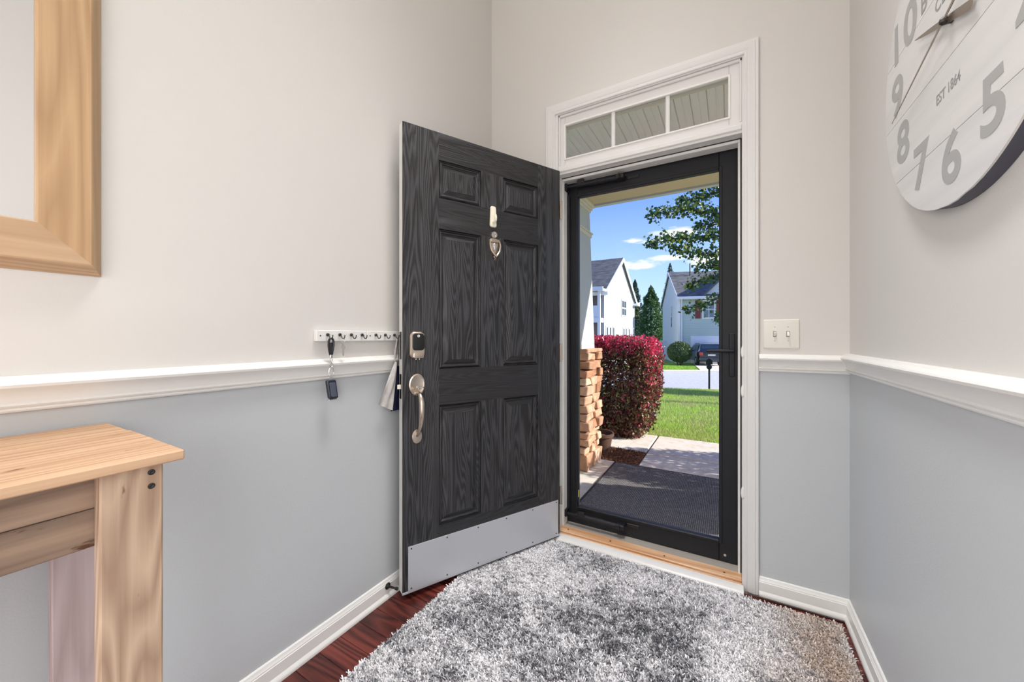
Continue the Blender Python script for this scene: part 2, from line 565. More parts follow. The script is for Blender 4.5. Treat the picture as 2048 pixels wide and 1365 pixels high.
class MB:
    def __init__(s):
        s.bm = bmesh.new()

    def face(s, pts, mi=0):
        f = s.bm.faces.new([s.bm.verts.new(p) for p in pts])
        f.material_index = mi
        return f

    def box(s, x0, x1, y0, y1, z0, z1, b=0, mi=0, seg=1):
        v = [s.bm.verts.new((x, y, z)) for x in (x0, x1) for y in (y0, y1) for z in (z0, z1)]
        fs = [(0, 1, 3, 2), (4, 6, 7, 5), (0, 4, 5, 1), (2, 3, 7, 6), (0, 2, 6, 4), (1, 5, 7, 3)]
        nf = []
        for f in fs:
            F = s.bm.faces.new([v[i] for i in f])
            F.material_index = mi
            nf.append(F)
        if b:
            ed = list({e for F in nf for e in F.edges})
            bmesh.ops.bevel(s.bm, geom=ed, offset=b, segments=seg, affect='EDGES', profile=.5, material=-1)
        return s

    def prism(s, pts, p0, ax, ay, d, mi=0, b=0):
        """polygon pts (2D) in the plane p0+u*ax+v*ay, pushed along d"""
        p0, ax, ay, d = Vector(p0), Vector(ax), Vector(ay), Vector(d)
        a = [s.bm.verts.new(p0 + ax * u + ay * v) for u, v in pts]
        c = [s.bm.verts.new(p0 + ax * u + ay * v + d) for u, v in pts]
        n = len(pts)
        nf = [s.bm.faces.new(a), s.bm.faces.new(c[::-1])]
        for i in range(n):
            nf.append(s.bm.faces.new((a[i], c[i], c[(i + 1) % n], a[(i + 1) % n])))
        for f in nf:
            f.material_index = mi
        if b:
            bmesh.ops.bevel(s.bm, geom=list(nf[1].edges), offset=b, segments=2, affect='EDGES', profile=.5)
        return s

    def tube(s, pts, r, n=10, closed=False, caps=True, mi=0, flat=1.0):
        pts = [Vector(p) for p in pts]
        rs = r if isinstance(r, (list, tuple)) else [r] * len(pts)
        rings = []
        up = None
        for i, p in enumerate(pts):
            if closed:
                t = pts[(i + 1) % len(pts)] - pts[i - 1]
            else:
                t = pts[min(i + 1, len(pts) - 1)] - pts[max(i - 1, 0)]
            t.normalize()
            if up is None:
                up = t.orthogonal().normalized()
            up = (up - t * up.dot(t))
            up = up.normalized() if up.length > 1e-6 else t.orthogonal().normalized()
            sd_ = t.cross(up)
            rings.append([s.bm.verts.new(p + (up * math.cos(2 * PI * k / n) + sd_ * math.sin(2 * PI * k / n) * flat) * rs[i]) for k in range(n)])
        m = len(rings)
        for i in range(m if closed else m - 1):
            a, c = rings[i], rings[(i + 1) % m]
            for k in range(n):
                f = s.bm.faces.new((a[k], a[(k + 1) % n], c[(k + 1) % n], c[k]))
                f.material_index = mi
        if caps and not closed:
            s.bm.faces.new(rings[0][::-1]).material_index = mi
            s.bm.faces.new(rings[-1]).material_index = mi
        return s

    def lathe(s, prof, org, axis, n=24, mi=0, sx=1, sy=1, u=None):
        """profile of (radius, height) turned about axis"""
        org, axis = Vector(org), Vector(axis).normalized()
        u = Vector(u).normalized() if u else axis.orthogonal().normalized()
        w = axis.cross(u)
        rings = []
        for r, h in prof:
            rings.append([s.bm.verts.new(org + axis * h + (u * math.cos(2 * PI * k / n) * sx + w * math.sin(2 * PI * k / n) * sy) * max(r, 1e-5)) for k in range(n)])
        for a, c in zip(rings, rings[1:]):
            for k in range(n):
                s.bm.faces.new((a[k], a[(k + 1) % n], c[(k + 1) % n], c[k])).material_index = mi
        s.bm.faces.new(rings[0][::-1]).material_index = mi
        s.bm.faces.new(rings[-1]).material_index = mi
        return s

    def rings(s, rr, cap=True, mi=0):
        vs = [[s.bm.verts.new(p) for p in r] for r in rr]
        for a, c in zip(vs, vs[1:]):
            n = len(a)
            for k in range(n):
                s.bm.faces.new((a[k], a[(k + 1) % n], c[(k + 1) % n], c[k])).material_index = mi
        if cap:
            s.bm.faces.new(vs[-1]).material_index = mi
        return s

    def build(s, name, mats, parent=None, smooth=True, local=False, angle=35):
        bmesh.ops.recalc_face_normals(s.bm, faces=s.bm.faces)
        me = bpy.data.meshes.new(name)
        s.bm.to_mesh(me)
        s.bm.free()
        return finish(me, name, mats, parent, smooth, local, angle)


def finish(me, name, mats, parent=None, smooth=False, local=False, angle=35):
    for m in (mats if isinstance(mats, (list, tuple)) else [mats]):
        me.materials.append(m)
    if smooth:
        me.polygons.foreach_set('use_smooth', [True] * len(me.polygons))
        me.set_sharp_from_angle(angle=math.radians(angle))
    o = bpy.data.objects.new(name, me)
    COL.objects.link(o)
    if parent:
        o.parent = parent
        if not local and parent.name in ROOTINV:
            o.matrix_parent_inverse = ROOTINV[parent.name]
    return o


def tag(o, label=None, cat=None, group=None, kind=None):
    for k, v in (('label', label), ('category', cat), ('group', group), ('kind', kind)):
        if v:
            o[k] = v
    return o


def thing(name, loc, label, cat, rotz=0, group=None, kind=None):
    o = bpy.data.objects.new(name, None)
    COL.objects.link(o)
    o.empty_display_size = .05
    o.location = loc
    o.rotation_euler = (0, 0, rotz)
    ROOTINV[o.name] = (Matrix.Translation(Vector(loc)) @ Matrix.Rotation(rotz, 4, 'Z')).inverted()
    return tag(o, label, cat, group, kind)


def dup(root, loc, label, group=None):
    r = root.copy()
    COL.objects.link(r)
    r.location = loc
    r['label'] = label
    if group:
        r['group'] = group
    for ch in [c for c in bpy.data.objects if c.parent == root]:
        c = ch.copy()
        COL.objects.link(c)
        c.parent = r
        c.matrix_parent_inverse = ch.matrix_parent_inverse.copy()
        for g in [g for g in bpy.data.objects if g.parent == ch]:
            d = g.copy()
            COL.objects.link(d)
            d.parent = c
            d.matrix_parent_inverse = g.matrix_parent_inverse.copy()
    return r


def tri_mesh(name, V, F, C, mat, parent=None):
    """numpy soup: V (n,3), F (m,3), C (n,3) colours"""
    me = bpy.data.meshes.new(name)
    V = np.asarray(V, np.float32)
    F = np.asarray(F, np.int32)
    me.vertices.add(len(V))
    me.vertices.foreach_set('co', V.ravel())
    me.loops.add(F.size)
    me.loops.foreach_set('vertex_index', F.ravel())
    me.polygons.add(len(F))
    me.polygons.foreach_set('loop_start', np.arange(0, F.size, 3, dtype=np.int32))
    me.update(calc_edges=True)
    a = me.color_attributes.new('Col', 'FLOAT_COLOR', 'POINT')
    c4 = np.ones((len(V), 4), np.float32)
    c4[:, :3] = C
    a.data.foreach_set('color', c4.ravel())
    return finish(me, name, mat, parent)


def leaf_cloud(name, P, size, C, mat, parent=None, fold=.25, droop=0., aspect=.55):
    """one folded diamond (two triangles) for each point"""
    n = len(P)
    d = rng.normal(size=(n, 3))
    d[:, 2] -= droop
    d /= np.linalg.norm(d, axis=1)[:, None]
    e = rng.normal(size=(n, 3))
    e -= d * (e * d).sum(1)[:, None]
    e /= np.linalg.norm(e, axis=1)[:, None]
    nn = np.cross(d, e)
    s = (np.asarray(size) * np.ones(n))[:, None]
    base = P - d * s * .5
    tip = P + d * s * .5
    l = P + e * s * .5 * aspect + nn * s * fold * .5
    r = P - e * s * .5 * aspect + nn * s * fold * .5
    V = np.stack([base, l, tip, r], 1).reshape(-1, 3)
    i = np.arange(n)[:, None] * 4
    F = np.concatenate([i + [0, 1, 2], i + [0, 2, 3]])
    return tri_mesh(name, V, F, np.repeat(C, 4, 0), mat, parent)


def lin(*c):
    return np.array(S(*c)[:3])


def text_mesh(name, s, size, mat, org, ax, ay, parent, bold=0, extrude=.0006, align='CENTER', sx=1):
    cu = bpy.data.curves.new(name, 'FONT')
    cu.body = s
    cu.size = size
    cu.align_x = align
    cu.align_y = 'CENTER'
    cu.extrude = extrude
    cu.offset = bold
    cu.resolution_u = 6
    o = bpy.data.objects.new(name, cu)
    COL.objects.link(o)
    dg = bpy.context.evaluated_depsgraph_get()
    me = bpy.data.meshes.new_from_object(o.evaluated_get(dg))
    bpy.data.objects.remove(o)
    ax, ay = Vector(ax), Vector(ay)
    az = ax.cross(ay)
    M = Matrix((ax * sx, ay, az)).transposed().to_4x4()
    M.translation = Vector(org)
    me.transform(M)
    me.name = name
    me.materials.clear()
    return finish(me, name, mat, parent)


# ================================================================== ROOM SHELL
XL, XR, D = -1.288, .4155, 1.967      # left wall, right wall, front wall (inner faces)
YB, ZC = -3.0, 4.0
ZR = 1.0                              # paint break behind the chair rail
OX0, OX1, OZ = -.858, .070, 2.40      # rough opening in the front wall
T = .115


def struct(o, label, cat):
    return tag(o, label, cat, kind='structure')


b = MB()
b.box(XL - T, XL, YB, D + T, ZR, ZC, mi=0)
b.box(XL - T, XL, YB, D + T, -.1, ZR, mi=1)
struct(b.build('wall_left', [M_UP, M_LO], smooth=False), 'left wall painted beige above and grey below its white chair rail', 'wall')
b = MB()
b.box(XR, XR + T, YB, D + T, ZR, ZC, mi=0)
b.box(XR, XR + T, YB, D + T, -.1, ZR, mi=1)
struct(b.build('wall_right', [M_UP, M_LO], smooth=False), 'wall carrying the round clock, beige above and grey below', 'wall')
b = MB()
for x0, x1 in ((XL, OX0), (OX1, XR)):
    b.box(x0, x1, D, D + T, ZR, ZC, mi=0)
    b.box(x0, x1, D, D + T, -.1, ZR, mi=1)
b.box(OX0, OX1, D, D + T, OZ, ZC, mi=0)
struct(b.build('wall_front', [M_UP, M_LO], smooth=False), 'wall around the entrance doorway with the switch plate', 'wall')
b = MB()
b.box(XL - T, XR + T, YB - T, YB, -.1, ZC)
struct(b.build('wall_back', M_UP, smooth=False), 'beige wall closing the hall behind the viewer', 'wall')
b = MB()
b.box(XL - T, XR + T, YB - T, D + T, ZC, ZC + .1)
struct(b.build('ceiling', M_CEIL, smooth=False), 'white ceiling high above the foyer', 'ceiling')

# floor boards, each one a part
b = MB()
b.box(XL - T, XR + T, YB - T, D - .01, -.12, -.012)
floor = struct(b.build('floor', M_FLOOR, smooth=False), 'dark cherry hardwood strip floor under the shaggy rug', 'floor')
PW = .0838
k = 0
y = 1.9
rows = []
while y > -.6:
    rows.append((y - PW, y))
    y -= PW
plank_cache = {}
for i, (y0, y1) in enumerate(rows):
    x = XL + .002
    cuts = [random.uniform(.35, .95), random.uniform(.35, .6)] if i % 2 else [random.uniform(.2, .55), random.uniform(.6, .9)]
    for L in cuts + [9]:
        x1 = min(x + L, XR - .002)
        if x1 - x < .02:
            break
        pb = MB()
        pb.box(x + .0006, x1 - .0006, y0 + .0006, y1 - .0006, -.014, 0, b=.0012)
        pb.build('plank', M_FLOOR, floor, smooth=False)
        x = x1

# moulding profiles (out from the wall, height)
RAIL = [(0, .978), (.010, .978), (.0125, .982), (.010, .986), (.0145, .988), (.017, .992), (.0135, .9965), (.0155, 1.005), (.020, 1.016),
        (.028, 1.025), (.033, 1.030), (.0345, 1.036), (.032, 1.0405), (.025, 1.0445), (.017, 1.047), (.0145, 1.051), (.012, 1.053), (0, 1.053)]
BASE = [(0, 0), (.021, 0), (.0215, .006), (.0195, .013), (.0135, .0195), (.0125, .021), (.0125, .0585), (.0105, .0605), (.0105, .064), (.0075, .069), (.006, .0765), (.0035, .0795), (0, .080)]


def molding(name, prof, p0, p1, out, label, cat, mat=M_TRIM, dz=0):
    p0, p1, out = Vector(p0), Vector(p1), Vector(out)
    m = MB()
    m.prism(prof, p0 + Vector((0, 0, dz)), out, (0, 0, 1), p1 - p0)
    return struct(m.build(name, mat, angle=28), label, cat)


molding('trim_1', RAIL, (XL, YB, 0), (XL, D, 0), (1, 0, 0), 'white chair rail along the left wall behind keys and table', 'chair rail', dz=-.005)
molding('trim_2', RAIL, (XR, YB, 0), (XR, D, 0), (-1, 0, 0), 'white chair rail under the round clock', 'chair rail', dz=.008)
molding('trim_3', RAIL, (.1125, D, 0), (XR, D, 0), (0, -1, 0), 'short white chair rail below the light switch', 'chair rail')
molding('trim_4', RAIL, (XL, D, 0), (-.915, D, 0), (0, -1, 0), 'short white chair rail hidden behind the open black door', 'chair rail')
molding('baseboard_left', BASE, (XL, YB, 0), (XL, D, 0), (1, 0, 0), 'white baseboard with the black door stop', 'baseboard')
molding('baseboard_right', BASE, (XR, YB, 0), (XR, D, 0), (-1, 0, 0), 'white baseboard below the clock wall', 'baseboard')
molding('baseboard_front', BASE, (.1125, D, 0), (XR, D, 0), (0, -1, 0), 'short white baseboard right of the doorway below the switch', 'baseboard')
molding('baseboard_back', BASE, (XL, YB, 0), (XR, YB, 0), (0, 1, 0), 'white baseboard of the wall behind the viewer', 'baseboard')
molding('baseboard_hinge', BASE, (XL, D, 0), (-.915, D, 0), (0, -1, 0), 'short white baseboard hidden behind the open black door', 'baseboard')

# door casing: one mitred run around the whole unit
xl, xr, zt = -.855, .0565, 2.3865
CASE = [(0, 0), (0, .010), (.003, .012), (.010, .0125), (.014, .0105), (.020, .0135), (.034, .0165), (.041, .0175), (.0435, .0155), (.048, .0165), (.053, .016), (.0555, .013), (.0555, 0)]
rr = []
for o, h in CASE:
    yy = D - h
    rr.append([(xl - o, yy, 0), (xl - o, yy, zt + o), (xr + o, yy, zt + o), (xr + o, yy, 0)])
b = MB()
vs = [[b.bm.verts.new(p) for p in r] for r in rr]
for a, c in zip(vs, vs[1:]):
    for k in range(3):
        b.bm.faces.new((a[k], a[k + 1], c[k + 1], c[k]))
b.bm.faces.new([r[0] for r in vs])
b.bm.faces.new([r[3] for r in vs])
struct(b.build('trim_5', M_CASE, angle=20), 'white moulded casing around the entrance and its transom', 'door casing')

# door frame (jambs, head, stops, mull)
JL, JR, JH = -.838, .050, 2.045
b = MB()
b.box(OX0 - .0, JL, D - .004, D + .125, 0, OZ)
b.box(JR, OX1, D - .004, D + .125, 0, OZ)
b.box(JL, JR, D - .004, D + .125, OZ - .018, OZ)
b.box(JL, JR, D + .004, D + .125, JH, JH + .05)
fr = b.build('door_frame', M_CASE, smooth=False)
struct(fr, 'white painted frame of the entrance, jambs and head', 'door frame')
b = MB()
b.box(JL, JR, D + .056, D + .118, JH - .016, JH, b=.003)
b.build('head_stop', M_TRIM, fr, smooth=False)
for x0, x1 in ((JL, JL + .008), (JR - .015, JR)):
    b = MB()
    b.box(x0, x1, D + .056, D + .118, .03, JH - .016, b=.003)
    b.build('jamb_stop', M_TRIM, fr, smooth=False)
b = MB()
b.box(JR - .006, JR, D + .053, D + .056, .04, JH - .003)
b.box(JL, JR, D + .053, D + .056, JH - .004, JH)
b.build('weather_seal', M_RUB, fr, smooth=False)
b = MB()   # strike plates on the latch jamb
for z in (.915, 1.09, .46):
    b.lathe([(.0001, .004), (.010, .0035), (.013, 0)], (JR + .002, D - .004, z - .03), (0, -1, 0), 12, sy=2.2, sx=.55, u=(1, 0, 0))
b.build('strike', M_TRIM, fr)

# transom window
win = thing('window_1', (-.4, D + .02, 2.1), 'three light transom window above the storm door', 'window', kind='structure')
SX0, SX1, SZ0, SZ1 = JL, JR, JH + .05, OZ - .018
GX0, GX1, GZ0, GZ1 = -.802, .000, 2.131, 2.322
b = MB()
y0, y1 = D + .012, D + .05
b.box(SX0, GX0, y0, y1, SZ0, SZ1, b=.003)
b.box(GX1, SX1, y0, y1, SZ0, SZ1, b=.003)
b.box(GX0, GX1, y0, y1, GZ1, SZ1, b=.003)
b.box(GX0, GX1, y0, y1, SZ0, GZ0, b=.003)
b.build('sash', M_CASE, win, smooth=False)
b = MB()   # stepped sash edge and the glazing bead
ins = .022
b.box(SX0, SX0 + .01, D + .002, y0, SZ0, SZ1, b=.003)
b.box(SX1 - .01, SX1, D + .002, y0, SZ0, SZ1, b=.003)
b.box(SX0, SX1, D + .002, y0, SZ1 - .014, SZ1, b=.003)
b.box(SX0, SX1, D - .004, y0, JH + .012, JH + .038, b=.004)
b.build('sash_molding', M_CASE, win, smooth=False)
b = MB()
for a in ((GX0 - .006, GX0 + .004), (GX1 - .004, GX1 + .006)):
    b.box(a[0], a[1], y0 - .005, y0 + .012, GZ0 - .006, GZ1 + .006, b=.002)
b.box(GX0, GX1, y0 - .005, y0 + .012, GZ1 - .004, GZ1 + .006, b=.002)
b.box(GX0, GX1, y0 - .005, y0 + .012, GZ0 - .006, GZ0 + .003, b=.002)
b.build('glazing_bead', M_TRIM, win, smooth=False)
cuts = [GX0]
for cx in (-.532, -.263):
    b = MB()
    b.box(cx - .010, cx + .010, y0 + .002, y1 - .004, GZ0, GZ1, b=.004)
    b.build('muntin', M_CASE, win, smooth=False)
    cuts += [cx - .010, cx + .010]
cuts.append(GX1)
for i in range(0, 6, 2):
    b = MB()
    b.box(cuts[i], cuts[i + 1], y0 + .018, y0 + .021, GZ0, GZ1)
    b.build('pane', M_GLASS2, win, smooth=False)

# threshold
th = thing('trim_6', (-.4, 1.95, 0), 'oak and aluminium threshold below the storm door', 'threshold', kind='structure')
b = MB()
b.prism([(0, 0), (.047, 0), (.0475, .006), (.042, .0125), (.030, .0180), (.014, .0215), (0, .022)], (-.845, D - .010, 0), (0, -1, 0), (0, 0, 1), (.90, 0, 0))
b.build('nosing', M_CASE, th)
b = MB()
b.box(JL, JR, D - .010, D - .002, 0, .026, b=.002)
b.build('oak_lip', M_OAK_T, th, smooth=False)
b = MB()
b.box(JL, JR, D - .002, D + .003, 0, .020)
b.build('groove_strip', M_SCREW, th, smooth=False)
b = MB()
b.box(JL, JR, D + .003, D + .066, 0, .034, b=.003)
b.build('oak_strip', M_OAK_T, th, smooth=False)
b = MB()
b.prism([(0, 0), (.095, 0), (.095, .020), (.06, .031), (0, .032)], (JL, D + .066, 0), (0, 1, 0), (0, 0, 1), (JR - JL, 0, 0))
b.build('metal_sill', M_ALU, th, smooth=False)
for x in (-.79, -.55, -.28, -.02):
    b = MB()
    b.lathe([(.005, 0), (.004, .0012), (.0001, .0008)], (x, D + .03, .0338), (0, 0, 1), 10)
    b.build('screw', M_SCREW, th)

# ================================================================== ENTRANCE DOOR (open against the left wall)
FRE = Vector((-1.2021, 1.1418, 0))
RZ = math.atan2(.8967, .4427)
DW, DZ0, DZ1, DT = .878, .030, 2.048, .042
door = thing('door_1', FRE, 'black six panel entrance door standing open with white kick plate', 'door', RZ, kind='structure')
PAN = [(.166, .381, 1.755, 1.927), (.508, .726, 1.753, 1.925), (.166, .381, .980, 1.615), (.508, .726, .984, 1.617), (.165, .381, .277, .820), (.508, .726, .279, .821)]
xs = [0, .166, .381, .508, .726, DW]
zs = [DZ0, .278, .8205, .982, 1.616, 1.754, 1.926, DZ1]
b = MB()
for i in range(5):
    for j in range(7):
        if i in (1, 3) and j in (1, 3, 5):
            continue
        mi = 1 if (i in (1, 3)) or (i == 2 and j in (0, 2, 4, 6)) else 0
        if i == 2 and j in (2, 4):
            mi = 1
        b.face([(xs[i], 0, zs[j]), (xs[i + 1], 0, zs[j]), (xs[i + 1], 0, zs[j + 1]), (xs[i], 0, zs[j + 1])], mi)
b.face([(0, DT, DZ0), (0, DT, DZ1), (DW, DT, DZ1), (DW, DT, DZ0)], 0)
for j in range(7):
    b.face([(0, 0, zs[j]), (0, 0, zs[j + 1]), (0, DT, zs[j + 1]), (0, DT, zs[j])], 2)
    b.face([(DW, 0, zs[j]), (DW, 0, zs[j + 1]), (DW, DT, zs[j + 1]), (DW, DT, zs[j])], 0)
for i in range(5):
    b.face([(xs[i], 0, DZ0), (xs[i + 1], 0, DZ0), (xs[i + 1], DT, DZ0), (xs[i], DT, DZ0)], 0)
    b.face([(xs[i], 0, DZ1), (xs[i + 1], 0, DZ1), (xs[i + 1], DT, DZ1), (xs[i], DT, DZ1)], 0)
me_ops = b
me_ops.build('slab', [M_DOOR_V, M_DOOR_H, M_TRIM], door, smooth=False, local=True)
RING = [(0, 0), (.0008, .0095), (.0045, .0105), (.0085, .0062), (.0125, .0035), (.0165, .0045), (.019, .0085), (.0225, .0105), (.0235, .0105), (.0415, .0035), (.0425, .0025), (.0440, .0025)]
for x0, x1, z0, z1 in PAN:
    b = MB()
    rr = [[(x0 + i, d, z0 + i), (x1 - i, d, z0 + i), (x1 - i, d, z1 - i), (x0 + i, d, z1 - i)] for i, d in RING]
    vs = [[b.bm.verts.new(p) for p in r] for r in rr]
    for a, c in zip(vs, vs[1:]):
        for k in range(4):
            f = b.bm.faces.new((a[k], a[(k + 1) % 4], c[(k + 1) % 4], c[k]))
            f.material_index = 1 if k in (0, 2) else 0
    b.bm.faces.new(vs[-1])
    b.build('panel', [M_DOOR_V, M_DOOR_H], door, smooth=False, local=True)
# kick plate
b = MB()
b.box(.025, .8655, -.0022, .0, .034, .2265, b=.0008)
kp = b.build('kick_plate', M_KICK, door, smooth=False, local=True)
kp['label'] = 'white metal kick plate'
for x in (.039, .205, .365, .525, .690, .852):
    for z in (.045, .2155):
        b = MB()
        b.lathe([(.0036, 0), (.0032, .001), (.0001, .0016)], (x, -.0022, z), (0, -1, 0), 10)
        b.build('screw', M_SCREW, kp, local=True)
b = MB()
b.box(.002, DW - .002, .004, DT - .006, .017, DZ0, b=.004)
b.build('sweep', M_RUB, door, smooth=False, local=True)
b = MB()
b.box(.0, DW, -.0012, .006, .026, .036, b=.001)
b.build('drip_edge', M_KICK, door, smooth=False, local=True)
# hinges on the far edge
for z in (.25, 1.04, 1.83):
    b = MB()
    b.tube([(DW + .004, -.006, z - .05), (DW + .004, -.006, z + .05)], .0065, 10)
    b.box(DW - .001, DW + .001, .0, .03, z - .05, z + .05)
    b.build('hinge', M_NICKEL, door, local=True)


def rrect(w, h, r, n=5):
    pts = []
    for cx, cy, a in ((w - r, h - r, 0), (-w + r, h - r, 90), (-w + r, -h + r, 180), (w - r, -h + r, 270)):
        for k in range(n + 1):
            t = math.radians(a + 90 * k / n)
            pts.append((cx + r * math.cos(t), cy + r * math.sin(t)))
    return pts


def plate(mb, cx, cz, w, h, r, steps, mi=0):
    """rounded plate on the outer face: steps of (inset, protrusion)"""
    rr = [[(cx + u, -p, cz + v) for u, v in rrect(w - i, h - i, max(r - i, .002))] for i, p in steps]
    mb.rings(rr, mi=mi)


# keypad deadbolt
b = MB()
plate(b, .0615, 1.0925, .0345, .0595, .021, [(0, 0), (0, .012), (.002, .018), (.006, .0215)])
kd = b.build('keypad_lock', M_NICKEL, door, local=True)
kd['label'] = 'satin nickel keypad deadbolt with a black screen'
b = MB()
plate(b, .0635, 1.106, .0265, .036, .014, [(0, .0205), (0, .0228), (.0015, .0236)])
b.build('screen', M_BLACK2, kd, local=True)
b = MB()
b.lathe([(.0058, 0), (.0056, .0016), (.0001, .002)], (.0635, -.0232, 1.132), (0, -1, 0), 16)
b.lathe([(.0024, .002), (.0001, .0026)], (.0635, -.0232, 1.132), (0, -1, 0), 10, mi=1)
b.build('button', [M_TRIM, M_SCREW], kd, local=True)
b = MB()
plate(b, .0645, 1.049, .024, .0135, .008, [(0, .0205), (.001, .0235), (.004, .025)])
b.build('lower_cover', M_NICKEL, kd, local=True)
for x in (.056, .071):
    b = MB()
    b.lathe([(.0025, 0), (.0022, .003)], (x, -.012, 1.0335), (0, 0, -1), 8)
    b.build('screw', M_CHROME, kd, local=True)
# handle set
b = MB()
b.lathe([(.049, 0), (.049, .005), (.047, .009), (.041, .0115), (.039, .0105), (.0001, .0105)], (.062, 0, .9215), (0, -1, 0), 36, sx=.75, sy=1, u=(1, 0, 0))
hs = b.build('handle_set', M_NICKEL, door, local=True)
hs['label'] = 'satin nickel handle set with thumb latch'
b = MB()
b.tube([(.063, -.010, .912), (.066, -.030, .905)], .005, 10)
b.prism([(-.013, -.010), (-.015, .006), (-.008, .016), (.008, .016), (.015, .006), (.013, -.010)], (.066, -.032, .9085), (1, 0, 0), (0, -1, .12), (0, 0, .004), b=.001)
b.build('thumb_latch', M_CHROME, hs, local=True)
b = MB()
gp = [(.063, -.008, .886), (.063, -.022, .887), (.064, -.040, .880), (.065, -.052, .865), (.0655, -.0585, .843), (.0655, -.060, .815), (.065, -.056, .785), (.0645, -.047, .757), (.064, -.034, .733), (.0635, -.020, .714), (.063, -.012, .705), (.063, -.006, .700)]
gr = [.0095, .0095, .010, .0115, .0125, .0125, .0115, .0095, .008, .007, .0068, .007]
b.tube(gp, gr, 14)
b.build('grip', M_NICKEL, hs, local=True)
b = MB()
b.lathe([(.032, 0), (.032, .004), (.030, .007), (.024, .0085), (.0001, .009)], (.0625, 0, .6965), (0, -1, 0), 30, sx=.73, sy=1, u=(1, 0, 0))
b.build('rosette', M_NICKEL, hs, local=True)
# latch faces on the free edge
for z0, z1 in ((1.032, 1.150), (.862, .968)):
    b = MB()
    b.box(-.0012, .0005, .010, .034, z0, z1, b=.0004)
    b.build('latch_plate', M_SCREW, door, smooth=False, local=True)
b = MB()
b.prism([(0, 0), (.012, 0), (.012, .006), (0, .016)], (-.0005, .015, .905), (0, 1, 0), (-1, 0, 0), (0, 0, .018), b=.001)
b.build('latch_bolt', M_IVORY, door, smooth=False, local=True)
# adhesive hook
b = MB()
b.rings([[(.4475 + u * (1 - .18 * (v > 0)), -p, 1.717 + v) for u, v in rrect(.0185 - i, .051 - i, .010 - min(i, .005))] for i, p in ((0, 0), (0, .004), (.002, .0065), (.006, .0075))])
hk = b.build('adhesive_hook', M_IVORY, door, local=True)
hk['label'] = 'ivory plastic adhesive hook'
b = MB()
b.tube([(.4475, -.006, 1.692), (.4475, -.016, 1.688), (.4475, -.024, 1.695), (.4475, -.0265, 1.708), (.4475, -.025, 1.722)], [.0075, .0075, .0075, .0075, .0055], 10)
b.build('hook_prong', M_IVORY, hk, local=True)
# knocker with viewer
b = MB()
b.lathe([(.0175, 0), (.0175, .006), (.015, .010), (.009, .0105), (.007, .007), (.0001, .0075)], (.452, 0, 1.6285), (0, -1, 0), 20)
b.build('door_viewer', M_CHROME, door, local=True)
b = MB()
b.prism([(-.029, .018), (-.012, .026), (.012, .026), (.029, .018), (.027, -.012), (.016, -.042), (0, -.066), (-.016, -.042), (-.027, -.012)], (.4535, 0, 1.585), (1, 0, 0), (0, 0, 1), (0, -.006, 0), b=.002)
b.tube([(.4535, -.004, 1.52), (.4535, -.011, 1.513), (.4535, -.004, 1.506)], [.006, .0075, .004], 10)
kn = b.build('door_knocker', M_NICKEL, door, local=True)
kn['label'] = 'small shield shaped satin nickel door knocker'
b = MB()
b.box(.4275, .4795, -.014, -.004, 1.590, 1.607, b=.003)
b.build('crossbar', M_NICKEL, kn, smooth=False, local=True)
b = MB()
b.tube([(.4265, -.009, 1.598), (.4245, -.014, 1.575), (.431, -.017, 1.548), (.4445, -.019, 1.528), (.4535, -.020, 1.519), (.4625, -.019, 1.528), (.476, -.017, 1.548), (.4825, -.014, 1.575), (.4805, -.009, 1.598)], [.004, .005, .0052, .006, .0075, .006, .0052, .005, .004], 10)
b.build('striker', M_NICKEL, kn, local=True)
b = MB()
b.lathe([(.011, 0), (.011, .004), (.007, .009), (.0001, .010)], (.4535, -.006, 1.570), (0, -1, 0), 18, sy=1.9, sx=1, u=(1, 0, 0))
b.build('boss', M_CHROME, kn, local=True)

# ================================================================== STORM DOOR
st = thing('door_2', (-.4, D + .14, 0), 'black full view storm door closed behind the open entrance door', 'door', kind='structure')
Y0, Y1 = D + .128, D + .162
X0, X1, Z0, Z1 = -.866, .040, .036, 2.040
gx0, gx1, gz0, gz1 = -.768, -.0435, .132, 1.948
b = MB()
b.box(X0, gx0, Y0, Y1, Z0, Z1, b=.003)
b.build('hinge_stile', M_BLACK, st, smooth=False)
b = MB()
b.box(gx1, X1, Y0, Y1, Z0, Z1, b=.003)
b.build('lock_stile', M_BLACK, st, smooth=False)
b = MB()
b.box(gx0, gx1, Y0, Y1, gz1, Z1, b=.002)
b.build('top_rail', M_BLACK, st, smooth=False)
b = MB()
b.box(gx0, gx1, Y0, Y1, Z0, gz0, b=.002)
b.build('bottom_rail', M_BLACK, st, smooth=False)
b = MB()
w = .014
b.box(gx0 - w, gx0, Y0 - .006, Y0, gz0 - w, gz1 + w, b=.002)
b.box(gx1, gx1 + w, Y0 - .006, Y0, gz0 - w, gz1 + w, b=.002)
b.box(gx0, gx1, Y0 - .006, Y0, gz1, gz1 + w, b=.002)
b.box(gx0, gx1, Y0 - .006, Y0, gz0 - w, gz0, b=.002)
b.build('glass_retainer', M_BLACK, st, smooth=False)
b = MB()
b.tube([(X0 + .034, Y0 + .002, Z0 + .08), (X0 + .034, Y0 + .002, Z1 - .08)], .02, 14)
b.build('hinge_rail', M_BLACK, st)
b = MB()
b.box(gx0 - .004, gx1 + .004, Y0 + .012, Y0 + .016, gz0 - .004, gz1 + .004)
b.build('glass_pane', M_GLASS, st, smooth=False)
b = MB()
b.box(X0 + .004, X1 - .004, Y0 + .004, Y1 - .006, Z0 - .008, Z0, b=.002)
b.build('bottom_sweep', M_RUB, st, smooth=False)
b = MB()
b.box(gx0 - .0005, gx0 + .0035, Y0 + .004, Y0 + .012, .185, .225)
